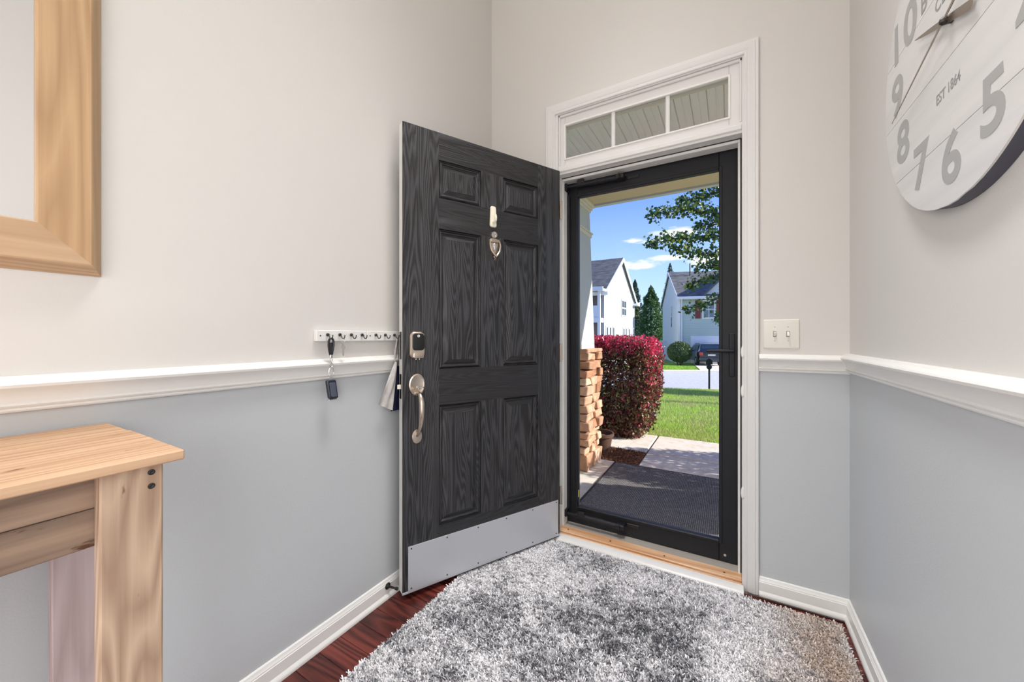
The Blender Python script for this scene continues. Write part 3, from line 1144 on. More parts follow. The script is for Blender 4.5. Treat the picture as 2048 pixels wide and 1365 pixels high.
b.build('yellow_tab', plain('yellow_tab_plastic', S(200, 185, 60), .5), st, smooth=False)
# latch handle
b = MB()
b.rings([[(.011 + u, Y0 - p, 1.04 + v) for u, v in rrect(.0125 - i, .105 - i, .008)] for i, p in ((0, 0), (0, .004), (.003, .007))])
lh = b.build('handle_plate', M_BLACK, st)
b = MB()
b.tube([(.012, Y0 - .005, 1.060), (.012, Y0 - .04, 1.060)], .008, 10)
b.tube([(.018, Y0 - .042, 1.060), (-.01, Y0 - .044, 1.0605), (-.06, Y0 - .044, 1.0605), (-.096, Y0 - .042, 1.0595)], [.0075, .0085, .0075, .006], 10)
b.build('lever', M_BLACK, lh)
b = MB()
b.lathe([(.0065, 0), (.006, .002), (.0001, .0035)], (-.018, Y0, .066), (0, -1, 0), 12)
b.build('rail_bolt', M_CHROME, st)


def closer(z, flip, name):
    yy = Y0 - .042
    m = MB()
    m.box(JL + .001, JL + .02, yy - .012, Y0 - .004, z - .02, z + .022, b=.003)
    m.box(JL + .012, JL + .075, yy - .008, yy + .008, z - .006, z + .006, b=.002)
    c = m.build(name, M_BLACK, st, smooth=False)
    m = MB()
    m.tube([(-.765, yy, z + .001), (-.62, yy, z - .001), (-.53, yy, z - .003)], .0135, 16)
    m.tube([(-.60, yy, z - .001), (-.63, yy, z - .001)], .0148, 16)
    m.build('cylinder', M_BLACK, c)
    m = MB()
    m.tube([(-.80, yy, z), (-.70, yy, z + .0005)], .0045, 10)
    m.build('piston_rod', M_CHROME, c)
    m = MB()
    zz = 1 if not flip else 1
    m.prism([(-.022, 0), (.022, 0), (.022, .018), (.012, .030), (-.012, .030), (-.022, .018)], (-.732, yy - .015, z + .002), (1, 0, 0), (0, 0, zz), (0, .003, 0))
    m.prism([(-.016, 0), (.016, 0), (.016, .02), (-.016, .02)], (-.732, yy - .012, z + .002), (1, 0, 0), (0, 0, zz), (0, .022, 0))
    m.build('hold_open_clip', M_BLACK2, c, smooth=False)
    m = MB()
    m.box(-.535, -.490, yy - .014, Y0 - .001, z - .014, z + .010, b=.003)
    m.tube([(-.515, yy - .018, z - .014), (-.515, yy - .018, z + .012)], .005, 8)
    m.build('end_bracket', M_BLACK2, c, smooth=False)
    m = MB()
    m.box(-.485, -.42, Y0 - .006, Y0 - .001, z - .010, z + .008, b=.002)
    m.build('slide_plate', M_BLACK2, c, smooth=False)
    return c


closer(.098, False, 'lower_closer')
closer(2.000, True, 'upper_closer')

# ================================================================== RUG
RX0, RX1, RY0, RY1 = -1.09, .378, .32, 1.897
rug = thing('shag_rug', (-.36, .9, 0), 'shaggy grey and white abstract rug on the dark floor', 'rug')
b = MB()
b.box(RX0, RX1, RY0, RY1, .0005, .009, b=.003)
b.build('backing', M_RUGB, rug, smooth=False)


def vnoise(x, y, seed, n=64):
    """smooth value noise on a grid"""
    g = np.random.default_rng(seed).random((n, n))
    xi, yi = np.floor(x).astype(int), np.floor(y).astype(int)
    fx, fy = x - xi, y - yi
    fx, fy = fx * fx * (3 - 2 * fx), fy * fy * (3 - 2 * fy)
    a = g[xi % n, yi % n] * (1 - fx) + g[(xi + 1) % n, yi % n] * fx
    c = g[xi % n, (yi + 1) % n] * (1 - fx) + g[(xi + 1) % n, (yi + 1) % n] * fx
    return a * (1 - fy) + c * fy


def fbm(x, y, seed, o=4):
    s, t, a = 0, 0, 1
    for k in range(o):
        s = s + vnoise(x * 2 ** k, y * 2 ** k, seed + k) * a
        t += a
        a *= .55
    return s / t


def pile():
    N = 240000
    x = rng.uniform(RX0 + .004, RX1 - .004, N)
    y = rng.uniform(RY0 + .003, RY1 - .003, N)
    u = (x - .55 * y) * 1.0
    v = (y + .55 * x) * 1.0
    big = fbm(x * 2.1 + 3, y * 1.6 + 1, 5, 3)
    strk = fbm(u * 5 + 9, v * 2.0, 21, 4)
    mid = fbm(x * 9, y * 14, 31, 3)
    fine = fbm(x * 75, y * 150, 41, 2)
    h = .26 * big + .34 * strk + .28 * mid + .50 * (fine - .5) + rng.normal(0, .06, N)
    t = np.clip((h - .25) / .24, 0, 1)
    dk, md, lt = lin(96, 97, 103), lin(200, 200, 204), lin(252, 251, 252)
    c = np.where(t[:, None] < .5, dk + (md - dk) * (t[:, None] * 2), md + (lt - md) * (t[:, None] * 2 - 1))
    warm = np.clip((x - .02) / .3, 0, 1) * np.clip(fbm(x * 4, y * 4, 77, 3) * 2 - .55, 0, 1)
    c = c * (1 - warm[:, None] * .75) + (lin(186, 158, 132) * (.25 + .9 * t[:, None])) * warm[:, None] * .75
    c *= rng.uniform(.85, 1.12, N)[:, None]
    hgt = rng.uniform(.006, .009, N) + .005 * np.clip((fine - .35) * 3, 0, 1)
    under = (x < -.70) & (y > 1.0)
    hgt = np.where(under, hgt * .8, hgt)
    ang = rng.uniform(0, 2 * PI, N)
    wd = rng.uniform(.0013, .0026, N)
    lean = rng.normal(0, .006, (N, 2)) + np.array([-.001, -.002])
    p = np.stack([x, y, np.full(N, .007)], 1)
    dx = np.stack([np.cos(ang), np.sin(ang), 0 * ang], 1) * wd[:, None]
    top = p + np.stack([lean[:, 0], lean[:, 1], hgt], 1)
    V = np.stack([p - dx, p + dx, top + dx * .8, top - dx * .8], 1).reshape(-1, 3)
    i = np.arange(N)[:, None] * 4
    F = np.concatenate([i + [0, 1, 2], i + [0, 2, 3]])
    o = tri_mesh('pile', V, F, np.repeat(c, 4, 0), M_PILE, rug)
    o.matrix_parent_inverse = ROOTINV[rug.name]
    o['kind'] = 'stuff'


pile()

# ================================================================== CONSOLE TABLE
tb = thing('console_table', (-1.06, -.25, 0), 'rustic pallet wood console table against the left wall', 'table')
TY0, TY1 = -.80, .288
for x0, x1, dy in ((-1.272, -1.135, -.002), (-1.1335, -.992, .001), (-.9905, -.850, .0)):
    b = MB()
    b.box(x0, x1, TY0, TY1 + dy, .9085, .926, b=.002)
    b.build('top_board', M_PINE_Y, tb, smooth=False)
for yy in (.187, TY0 + .03):
    b = MB()
    b.box(-.902, -.872, yy, yy + .078, 0, .908, b=.0025)
    lg = b.build('leg', M_PINE_Z, tb, smooth=False)
    for z in (.893, .869):
        m = MB()
        m.lathe([(.0052, 0), (.005, .001), (.003, .0016), (.0001, .0005)], (-.8722, yy + .062, z), (1, 0, 0), 12)
        m.build('screw', M_SCREW, lg)
    b = MB()
    b.box(-1.252, -1.222, yy + .006, yy + .082, 0, .908, b=.0025)
    b.build('leg', M_PINE_REAR, tb, smooth=False)
for z0, z1, xx in ((.7845, .8465, -.9035), (.8475, .9075, -.9035)):
    b = MB()
    b.box(xx - .018, xx, TY0 + .03, .20, z0, z1, b=.0015)
    b.build('apron_board', M_PINE_APR, tb, smooth=False)
b = MB()
b.box(-1.222, -.922, .205, .225, .83, .906, b=.0015)
b.build('side_board', M_PINE_APR, tb, smooth=False)

# ================================================================== MIRROR
mr_ = thing('wall_mirror', (XL, -.1, 1.6), 'oak framed wall mirror hanging above the console table', 'mirror')
MYo, MZo = (.2775, -.62), (1.2705, 2.35)
FP = [(0, 0), (0, .004), (.0195, .037), (.0225, .039), (.098, .039), (.1005, .0375), (.1005, .022)]


def frame_side(pa, pb, ina, inb, mat):
    """one mitred side: pa,pb outer corners; ina,inb unit inward (y,z) at each end"""
    m = MB()
    A = [m.bm.verts.new((XL + h, pa[0] + ina[0] * o, pa[1] + ina[1] * o)) for o, h in FP]
    B = [m.bm.verts.new((XL + h, pb[0] + inb[0] * o, pb[1] + inb[1] * o)) for o, h in FP]
    for k in range(len(FP) - 1):
        m.bm.faces.new((A[k], B[k], B[k + 1], A[k + 1]))
    m.bm.faces.new((A[-1], B[-1], B[0], A[0]))
    m.bm.faces.new(A)
    m.bm.faces.new(B[::-1])
    m.build('frame_rail', mat, mr_, smooth=False)


r_, l_ = MYo
bo, to = MZo
frame_side((r_, bo), (r_, to), (-1, 1), (-1, -1), M_OAK_Z)
frame_side((l_, bo), (l_, to), (1, 1), (1, -1), M_OAK_Z)
frame_side((r_, bo), (l_, bo), (-1, 1), (1, 1), M_OAK_Y)
frame_side((r_, to), (l_, to), (-1, -1), (1, -1), M_OAK_Y)
b = MB()
b.box(XL + .018, XL + .026, l_ + .095, r_ - .095, bo + .095, to - .095)
b.build('mirror_glass', M_MIRROR, mr_, smooth=False)

# ================================================================== KEY RACKS
def make_rack(y0, label):
    r = thing('key_rack', (XL, y0, 1.133), label, 'key rack', group='white key racks on the left wall')
    m = MB()
    m.box(XL + .0005, XL + .0185, y0, y0 + .2135, 1.1125, 1.1525, b=.0015)
    m.build('board', M_TRIM, r, smooth=False)
    for yy in (.0145, .199):
        m = MB()
        m.lathe([(.0028, 0), (.0026, .001), (.0001, .0012)], (XL + .0185, y0 + yy, 1.133), (1, 0, 0), 10)
        m.build('screw', M_SCREW, r)
    for k in range(4):
        yy = y0 + .041 + k * .0492
        x = XL + .0185
        m = MB()
        m.lathe([(.0045, 0), (.0062, .002), (.0062, .005), (.004, .008)], (x, yy, 1.136), (1, 0, 0), 12)
        pts = [(x + .004, yy, 1.136), (x + .010, yy, 1.1345)]
        for a in range(0, 181, 30):
            t = math.radians(180 + a)
            pts.append((x + .0225 + .0095 * math.cos(t), yy, 1.131 + .0095 * math.sin(t)))
        pts.append((x + .0322, yy, 1.136))
        m.tube(pts, .0019, 8)
        m.build('hook', M_SCREW, r)
    return r


rk = make_rack(.8025, 'white four hook key rack holding the car key strap')
dup(rk, (XL, 1.0175, 1.133), 'white four hook key rack partly behind the black door', 'white key racks on the left wall')

# car key on a strap
HX = XL + .0185 + .0225
ky = thing('car_key', (HX, .8435, .93), 'car key fob hanging from a black leather strap on the rack', 'key')
y0 = .8435
b = MB()
loop = [(HX, y0 - .001, 1.1225), (HX, y0 + .005, 1.1215), (HX, y0 + .0095, 1.112), (HX, y0 + .0095, 1.098), (HX, y0 + .006, 1.078), (HX, y0 + .0035, 1.064), (HX, y0 - .0035, 1.064), (HX, y0 - .007, 1.078), (HX, y0 - .0095, 1.098), (HX, y0 - .009, 1.112), (HX, y0 - .005, 1.1215)]
b.tube(loop, .0042, 8, closed=True, flat=.9)
b.box(HX - .004, HX + .004, y0 - .0035, y0 + .0035, 1.062, 1.108, b=.001)
b.build('strap', M_LEATHER, ky)
b = MB()
b.box(HX - .004, HX + .004, y0 - .0055, y0 + .0055, 1.052, 1.066, b=.0015)
b.lathe([(.0035, 0), (.003, .0016)], (HX + .004, y0, 1.058), (1, 0, 0), 10)
b.tube([(HX, y0 - .003, 1.052), (HX, y0 - .004, 1.044), (HX, y0 + .001, 1.034), (HX, y0 + .005, 1.044), (HX, y0 + .003, 1.051)], .0015, 8)
b.build('clasp', M_CHROME, ky)


def ring_pts(c, ry, rz, n=18, rx=0):
    return [(c[0] + rx * math.cos(2 * PI * k / n), c[1] + ry * math.cos(2 * PI * k / n), c[2] + rz * math.sin(2 * PI * k / n)) for k in range(n)]


b = MB()
b.tube(ring_pts((HX, y0 + .001, 1.026), .0055, .0075), .0012, 8, closed=True)
b.build('small_ring', M_CHROME, ky)
b = MB()
b.tube(ring_pts((HX, y0 + .001, 1.000), .0075, .0185, rx=.003), .0014, 8, closed=True)
b.build('split_ring', M_CHROME, ky)
b = MB()
pts = rrect(.018, .034, .006)
rr = []
for i, h in ((.003, -.0075), (0, -.0045), (0, .0045), (.003, .0075)):
    rr.append([(HX + h - v_ * .05, y0 + .003 + u * (1 - i / .018) + v_ * -.12, .938 + v_ * (1 - i / .034)) for u, v_ in pts])
vs_ = b.rings(rr)
b.bm.faces.new([b.bm.verts.new(p) for p in rr[0]][::-1])
fb = b.build('fob', M_FOB, ky)
b = MB()
b.rings([[(HX + .0070 + h - v_ * .05, y0 + .003 + u - v_ * .12, .938 + v_) for u, v_ in rrect(.0115, .026, .003)] for h in (0, .0013)])
b.build('fob_face', M_FOBB, fb)
b = MB()
b.box(HX - .006, HX + .006, y0 - .012, y0 + .020, .899, .9035, b=.001)
b.build('fob_trim', M_CHROME, fb, smooth=False)

# small key
y0 = .8435 + .0492
kk = thing('small_key', (HX, y0, 1.09), 'small silver key on the second hook of the rack', 'key')
b = MB()
b.tube(ring_pts((HX, y0, 1.110), .0065, .0125), .0008, 6, closed=True)
b.build('ring', M_CHROME, kk)
b = MB()
b.lathe([(.0085, 0), (.0085, .002)], (HX - .001, y0, 1.0905), (1, 0, .15), 18)
b.build('bow', M_CHROME, kk)
b = MB()
b.prism([(-.003, 0), (.003, 0), (.003, -.008), (.0042, -.010), (.0028, -.013), (.0042, -.016), (.0028, -.019), (.004, -.022), (0, -.0265), (-.003, -.023)], (HX - .001, y0, 1.083), (0, 1, 0), (0, 0, 1), (.002, 0, 0))
b.build('blade', M_CHROME, kk, smooth=False)


# hanging cloth pouches
def cloth(name, label, y0, ztop, zbot, w_top, w_bot, shift, mat, cords, cordmat, xoff, ripple, zb2=0):
    r = thing(name, (XL + .04, y0, zbot), label, 'pouch')
    nu, nv = 13, 16
    m = MB()
    grid = []
    for side in (1, -1):
        gg = []
        for j in range(nv + 1):
            t = j / nv
            row = []
            for i in range(nu + 1):
                s_ = i / nu * 2 - 1
                wd = w_top + (w_bot - w_top) * t ** .8
                y_ = y0 + shift * t + s_ * wd
                z_ = ztop + (zbot - ztop) * t + (zb2 * s_ * t)
                bulge = .010 * math.sin(PI * min(1, t * 1.15 + .06)) * (1 - s_ * s_)
                x_ = XL + xoff + side * max(bulge, .0008) + ripple * math.sin(s_ * 6 + t * 2) * t
                row.append(m.bm.verts.new((x_, y_, z_)))
            gg.append(row)
        for j in range(nv):
            for i in range(nu):
                q = (gg[j][i], gg[j][i + 1], gg[j + 1][i + 1], gg[j + 1][i])
                m.bm.faces.new(q if side == 1 else q[::-1])
        grid.append(gg)
    bmesh.ops.remove_doubles(m.bm, verts=m.bm.verts, dist=.0005)
    m.build('body', mat, r, angle=80)
    for ca in cords:
        m = MB()
        m.tube(ca, .0013, 6)
        m.build('cord', cordmat, r)
    return r


hy = 1.0175 + .041 + 2 * .0492
cloth('cloth_pouch', 'grey white cloth pouch hanging beside the black door', 1.148, 1.020, .832, .006, .036, -.058, M_CLOTHW,
      [[(HX, hy, 1.1215), (XL + .040, 1.146, 1.06), (XL + .038, 1.147, 1.02)], [(HX, hy - .003, 1.1215), (XL + .040, 1.141, 1.06), (XL + .038, 1.145, 1.02)]], M_CLOTHW, .041, .003, zb2=-.018)
cloth('cloth_pouch', 'navy cloth pouch with black cords hanging beside the door edge', 1.166, 1.000, .806, .014, .026, -.008, M_CLOTHN,
      [[(HX + .002, hy + .002, 1.1225), (XL + .034, 1.157, 1.06), (XL + .030, 1.156, 1.0)], [(HX + .002, hy + .004, 1.1225), (XL + .036, 1.164, 1.08), (XL + .036, 1.170, 1.05), (XL + .030, 1.166, 1.0)]], M_BLACK2, .026, .002)

# door stop on the left baseboard
ds = thing('door_stop', (XL + .013, 1.128, .05), 'black door stop screwed to the left baseboard', 'door stop')
b = MB()
b.lathe([(.014, 0), (.014, .003), (.009, .007), (.006, .010)], (XL + .0125, 1.128, .052), (1, 0, 0), 16)
b.build('base', M_BLACK2, ds)
b = MB()
b.tube([(XL + .020, 1.128, .052), (XL + .055, 1.137, .050)], [.0048, .0042], 10)
b.build('rod', M_BLACK2, ds)
b = MB()
b.tube([(XL + .052, 1.136, .050), (XL + .062, 1.139, .050)], [.0065, .0065], 12)
b.build('bumper', M_BLACK2, ds)

# ================================================================== LIGHT SWITCH
sw = thing('light_switch', (.1926, D, 1.14), 'ivory double toggle switch plate above the chair rail', 'light switch')
b = MB()
b.rings([[(.1926 + u, D - p, 1.1405 + v) for u, v in rrect(.0635 - i, .0625 - i, .003, 2)] for i, p in ((0, 0), (.0005, .003), (.003, .0055), (.0045, .006))])
b.build('plate', M_PLATE, sw, angle=50)
for x in (.1695, .2155):
    b = MB()
    b.box(x - .0052, x + .0052, D - .0067, D - .0058, 1.1285, 1.1525)
    b.build('slot', M_SCREW, sw, smooth=False)
    b = MB()
    up = 1 if x < .2 else -1
    b.prism([(-.0105, 0), (.0105, 0), (.0095, .003), (.006 * up + .0035, .012), (.006 * up - .0035, .012), (-.0095, .003)], (x - .004, D - .0062, 1.1405), (0, 0, 1), (0, -1, 0), (.008, 0, 0), b=.0006)
    b.build('toggle', M_PLATE, sw, smooth=False)
    for z in (1.1105, 1.1705):
        b = MB()
        b.lathe([(.0027, 0), (.0024, .001), (.0001, .0007)], (x, D - .006, z), (0, -1, 0), 10)
        b.build('screw', M_ALU, sw)

# ================================================================== CLOCK
CY, CZ, CR = 1.100, 1.765, .3655
XF = .388
ck = thing('wall_clock', (XR, CY, CZ), 'large round whitewashed plank wall clock with grey numerals', 'clock')
b = MB()
b.lathe([(CR, 0), (CR, XR - XF - .004), (CR - .002, XR - XF - .0025)], (XR - .0005, CY, CZ), (-1, 0, 0), 96)
b.build('rim', M_CLOCKRIM, ck)
zl = [CZ - CR, 1.372, 1.539, 1.700, 1.870, 2.035, CZ + CR]
for z0, z1 in zip(zl, zl[1:]):
    a, c = max(z0 + .0007, CZ - CR + .0004), min(z1 - .0007, CZ + CR - .0004)
    if c - a < .01:
        continue
    pts = []
    n = 20
    hw = lambda z: math.sqrt(max(CR * CR - (z - CZ) ** 2, 0))
    zz = [a + (c - a) * k / n for k in range(n + 1)]
    pts = [(hw(z), z - CZ) for z in zz] + [(-hw(z), z - CZ) for z in zz[::-1]]
    clean = []
    for p in pts:
        if not clean or (abs(p[0] - clean[-1][0]) + abs(p[1] - clean[-1][1])) > 1e-4:
            clean.append(p)
    m = MB()
    m.prism(clean, (XF + .0035, CY, CZ), (0, -1, 0), (0, 0, 1), (-.0035, 0, 0))
    m.build('face_plank', M_CLOCK, ck, smooth=False)
AX, AY = (0, -1, 0), (0, 0, 1)
for k in range(1, 13):
    t = 2 * PI * k / 12
    ds_ = str(k)
    for q, dgt in enumerate(ds_):
        off = 0 if len(ds_) == 1 else (q - .5) * (.088 if k != 11 else .066)
        text_mesh('numeral', dgt, .142, M_NUM, (XF - .0003, CY - .278 * math.sin(t) - off, CZ + .278 * math.cos(t)), AX, AY, ck, bold=.0035, extrude=.0004, sx=1.14)
text_mesh('caption', 'EST 1864', .030, M_NUM2, (XF - .0003, 1.113, 1.638), AX, AY, ck, bold=.0003, extrude=.0003, sx=.86)
text_mesh('caption', 'CLOCK', .040, M_NUM2, (XF - .0003, 1.100, 1.842), AX, AY, ck, bold=.0003, extrude=.0003)
text_mesh('caption', 'B', .060, M_NUM2, (XF - .0003, 1.222, 1.897), AX, AY, ck, bold=.0006, extrude=.0003)


def hand(name, dy, dz, L, w, tail, wt, x, hole=False):
    d = Vector((0, dy, dz)).normalized()
    n = Vector((0, -d.z, d.y))
    m = MB()
    m.prism([(-tail, -wt * .55), (-tail, wt * .55), (-tail * .35, wt * .5), (0, w * .9), (L * .55, w * .6), (L, w * .14), (L, -w * .14), (L * .55, -w * .6), (0, -w * .9), (-tail * .35, -wt * .5)], (x, CY - .005, CZ + .005), d, n, (-.0012, 0, 0))
    m.build(name, M_HAND, ck, smooth=False)


hand('minute_hand', .268, -.071, .285, .0035, .12, .008, .3755)
hand('hour_hand', .149, .060, .160, .008, .10, .016, .3805)
b = MB()
b.lathe([(.008, 0), (.008, .014), (.005, .018), (.0001, .019)], (XF, CY - .005, CZ + .005), (-1, 0, 0), 16)
b.build('hub', M_SCREW, ck)

# ================================================================== PORCH
ZP = -.12
b = MB()
b.box(-2.6, 2.4, D + .115, 3.755, ZP - .25, ZP, b=.006)
struct(b.build('porch_floor', M_CONC, smooth=False), 'pale concrete porch slab outside the storm door', 'porch floor')
b = MB()
b.box(-3.4, OX0, D + .1155, D + .20, -.4, 3.2)
b.box(OX1, 3.2, D + .1155, D + .20, -.4, 3.2)
b.box(OX0, OX1, D + .1155, D + .20, OZ, 3.2)
struct(b.build('wall_exterior', M_SIDING3, smooth=False), 'outer house wall around the entrance, hidden from inside', 'wall')
b = MB()
for x0, x1 in ((OX0 - .002, X0 + .004), (X1 - .004, OX1 + .002)):
    b.box(x0, x1, D + .115, D + .165, -.1, JH + .02)
b.box(OX0, OX1, D + .115, D + .165, Z1 + .001, OZ - .1 - .17)
struct(b.build('trim_7', M_TRIM, smooth=False), 'white outer stop the storm door closes against', 'door trim')
# beadboard ceiling, one object for each board
pc = thing('porch_ceiling', (-.4, 2.7, 2.72), 'white plank ceiling of the porch seen through the transom', 'porch ceiling', kind='structure')
b = MB()
b.box(-2.6, 2.4, D + .2, 3.3, 2.722, 2.74)
b.build('backing', M_VINYL, pc, smooth=False)
x = -1.5
pm = None
while x < .95:
    if pm is None:
        m = MB()
        m.prism([(.0, .012), (.004, 0), (.0445, 0), (.0475, .005), (.0505, .005), (.0535, 0), (.094, 0), (.0975, .012)], (x, D + .2, 2.71), (1, 0, 0), (0, 0, 1), (0, 1.13, 0))
        pm = m.build('plank', M_VINYL, pc, smooth=False)
        px0 = x
    else:
        q = pm.copy()
        COL.objects.link(q)
        q.matrix_basis = Matrix.Translation((x - px0, 0, 0))
    x += .098
pl = thing('porch_light', (-.41, 2.585, 2.71), 'round white flush light on the porch ceiling above the transom', 'ceiling light')
b = MB()
b.lathe([(.105, 0), (.108, .008), (.100, .022), (.085, .028)], (-.41, 2.56, 2.71), (0, 0, -1), 32)
b.build('base', M_TAN, pl)
b = MB()
b.lathe([(.085, .026), (.078, .045), (.05, .060), (.0001, .066)], (-.41, 2.56, 2.71), (0, 0, -1), 32)
b.build('diffuser', plain('opal_diffuser', S(240, 238, 230), .3), pl)
# beam, roof and gutter
b = MB()
b.box(-2.6, 2.4, 3.30, 3.70, 2.47, 2.75)
struct(b.build('trim_8', M_TAN, smooth=False), 'tan beam across the front of the porch roof', 'beam')
b = MB()
b.prism([(0, 0), (2.15, -.62), (2.15, -.50), (0, .14)], (-3.0, D + .12, 3.24), (0, 1, 0), (0, 0, 1), (6.0, 0, 0), mi=0)
struct(b.build('porch_roof', M_SHINGLE, smooth=False), 'sloping shingle roof over the porch', 'roof')
b = MB()
b.prism([(0, 0), (.06, 0), (.09, .03), (.09, .10), (0, .10)], (-3.0, 4.12, 2.60), (0, 1, 0), (0, 0, 1), (6.0, 0, 0))
struct(b.build('gutter', M_FASCIA, smooth=False), 'white gutter along the porch eave', 'gutter')


# stone piers with tapered columns
def stone_block(mb, c, e):
    """one rough ledge stone: box with jittered corners and chamfer"""
    cx, cy, cz = c
    ex, ey, ez = e
    vs = []
    for sx in (-1, 1):
        for sy in (-1, 1):
            for sz in (-1, 1):
                vs.append(mb.bm.verts.new((cx + sx * ex + random.uniform(-.013, .013), cy + sy * ey + random.uniform(-.013, .013), cz + sz * ez + random.uniform(-.011, .009))))
    nf = [mb.bm.faces.new([vs[i] for i in f]) for f in ((0, 1, 3, 2), (4, 6, 7, 5), (0, 4, 5, 1), (2, 3, 7, 6), (0, 2, 6, 4), (1, 5, 7, 3))]
    bmesh.ops.bevel(mb.bm, geom=list({ed for f in nf for ed in f.edges}), offset=.007, segments=1, affect='EDGES', profile=.6)


def pier(x0, x1, y0, y1, label, label2):
    p = thing('stone_pier', ((x0 + x1) / 2, (y0 + y1) / 2, ZP), label, 'pier')
    m = MB()
    m.box(x0 + .045, x1 - .045, y0 + .045, y1 - .045, ZP, .985)
    m.build('core', M_MORTAR, p, smooth=False)
    z = ZP
    i = 0
    while z < .94:
        h = random.choice((.062, .075, .085, .095)) if i else .15
        h = min(h, .975 - z)
        for face in ('E', 'S', 'W'):
            a0, a1 = (y0, y1) if face in 'EW' else (x0 + .05, x1 - .05)
            a = a0
            while a < a1 - .02:
                L = random.uniform(.08, .20)
                if a1 - (a + L) < .07:
                    L = a1 - a
                hh = h / 2 - .003
                pr = random.uniform(-.012, .034)
                s_ = MB()
                mid = a + L / 2
                if face == 'E':
                    stone_block(s_, (x1 - .045 + pr / 2 + .02, mid, z + h / 2), (.045 + pr / 2, L / 2 - .003, hh))
                elif face == 'W':
                    stone_block(s_, (x0 + .045 - pr / 2 - .02, mid, z + h / 2), (.045 + pr / 2, L / 2 - .003, hh))
                else:
                    stone_block(s_, (mid, y0 + .045 - pr / 2 - .02, z + h / 2), (L / 2 - .003, .045 + pr / 2, hh))
                s_.build('stone', M_STONE, p, smooth=False)
                a += L
        z += h
        i += 1
    cx, cy = (x0 + x1) / 2, (y0 + y1) / 2
    m = MB()
    m.box(x0 - .03, x1 + .035, y0 - .03, y1 + .03, .975, 1.012, b=.008)
    m.build('cap', M_STONE, p, smooth=False)
    c = thing('porch_column', (cx, cy, 1.012), label2, 'column')
    m = MB()
    w0, w1 = (y1 - y0) / 2 - .02, (y1 - y0) / 2 - .06
    cx = x1 - (y1 - y0) / 2 - .015 if x1 < 0 else x0 + (y1 - y0) / 2 + .015
    m.rings([[(cx - w, cy - w, z), (cx + w, cy - w, z), (cx + w, cy + w, z), (cx - w, cy + w, z)] for w, z in ((w0, 1.012), (w1, 2.47))])
    m.build('shaft', M_COLW, c, smooth=False)
    for z0, z1, o in ((2.13, 2.165, .012), (2.165, 2.18, .024), (2.385, 2.41, .012), (2.41, 2.435, .025), (2.435, 2.47, .042)):
        w = w0 + (w1 - w0) * (z0 - 1.012) / 1.458 + o
        m = MB()
        m.box(cx - w, cx + w, cy - w, cy + w, z0, z1, b=.005)
        m.build('collar', plain('column_trim', S(232, 226, 212), .5) if 'column_trim' not in MATS else MATS['column_trim'], c, smooth=False)


pier(-1.70, -1.155, 3.325, 3.745, 'stacked ledge stone pier at the porch corner beside the red hedge', 'white tapered porch column standing on the stone pier')
pier(.95, 1.49, 3.19, 3.69, 'stone pier of the far porch corner hidden by the wall', 'white tapered porch column hidden beyond the door jamb')

# door mat
dm = thing('door_mat', (-.45, 3.14, ZP), 'dark grey woven mat lying on the concrete porch', 'door mat')
b = MB()
b.box(-.965, .42, 2.62, 3.70, ZP, ZP + .012, b=.003)
b.build('field', M_DMAT, dm, smooth=False)
b = MB()
for a in ((-.985, -.965, 2.60, 3.72), (.42, .44, 2.60, 3.72), (-.985, .44, 3.70, 3.72), (-.985, .44, 2.60, 2.62)):
    b.box(*a, ZP, ZP + .010, b=.002)
b.build('border', M_RUB, dm, smooth=False)

# walkway slabs
wk = thing('walkway', (-.4, 4.4, -.2), 'pale concrete walkway of jointed slabs in front of the porch', 'walkway', kind='structure')
for x0, x1, y0, y1 in ((-.765, .80, 3.765, 4.220), (-.765, .80, 4.242, 5.02), (-2.4, -.783, 4.242, 5.02), (.818, 3.0, 4.242, 5.02)):
    b = MB()
    b.box(x0, x1, y0, y1, -.30, -.125, b=.007)
    b.build('slab', M_WALK, wk, smooth=False)
b = MB()
b.box(-2.4, 3.0, 3.76, 5.018, -.32, -.155)
b.build('joint_bed', M_MULCHB, wk, smooth=False)
# mulch bed
b = MB()
b.box(-2.6, -.772, 3.76, 4.232, -.3, -.14)
mb_ = struct(b.build('mulch_bed', M_MULCHB, smooth=False), 'brown mulch bed between the porch and the walkway', 'mulch bed')
N = 9000
P = np.stack([rng.uniform(-1.5, -.775, N), rng.uniform(3.765, 4.228, N), -.135 + np.abs(rng.normal(0, .008, N))], 1)
c = lin(134, 96, 78) * rng.uniform(.35, 1.8, N)[:, None]
o = leaf_cloud('mulch_chips', P, rng.uniform(.015, .035, N), c, M_BLADE, fold=.1, aspect=.35)
tag(o, 'brown shredded mulch chips in the bed beside the pier', 'mulch', kind='stuff')

# planter pot with the dry stump behind the pier
pt = thing('planter_pot', (-1.22, 4.08, -.135), 'brown clay pot standing on the mulch beside the stone pier', 'pot')
b = MB()
b.lathe([(.10, 0), (.135, .185), (.150, .19), (.150, .222), (.135, .222), (.128, .18), (.0001, .175)], (-1.225, 4.03, -.14), (0, 0, 1), 26)
b.build('pot', M_POT, pt)
b = MB()
b.lathe([(.127, 0), (.06, .012), (.0001, .015)], (-1.225, 4.03, .034), (0, 0, 1), 18)
b.build('soil', M_MULCHB, pt)

# ================================================================== GROUND BEYOND
def zlawn(y):
    return -.165 - .8 * np.clip((np.asarray(y) - 5.0) / 11.5, 0, 1)


def street_near(x):
    return 15.62 + (x + 2.5) * .63


def street_far(x):
    return 25.2 + (x + 3.9) * .57


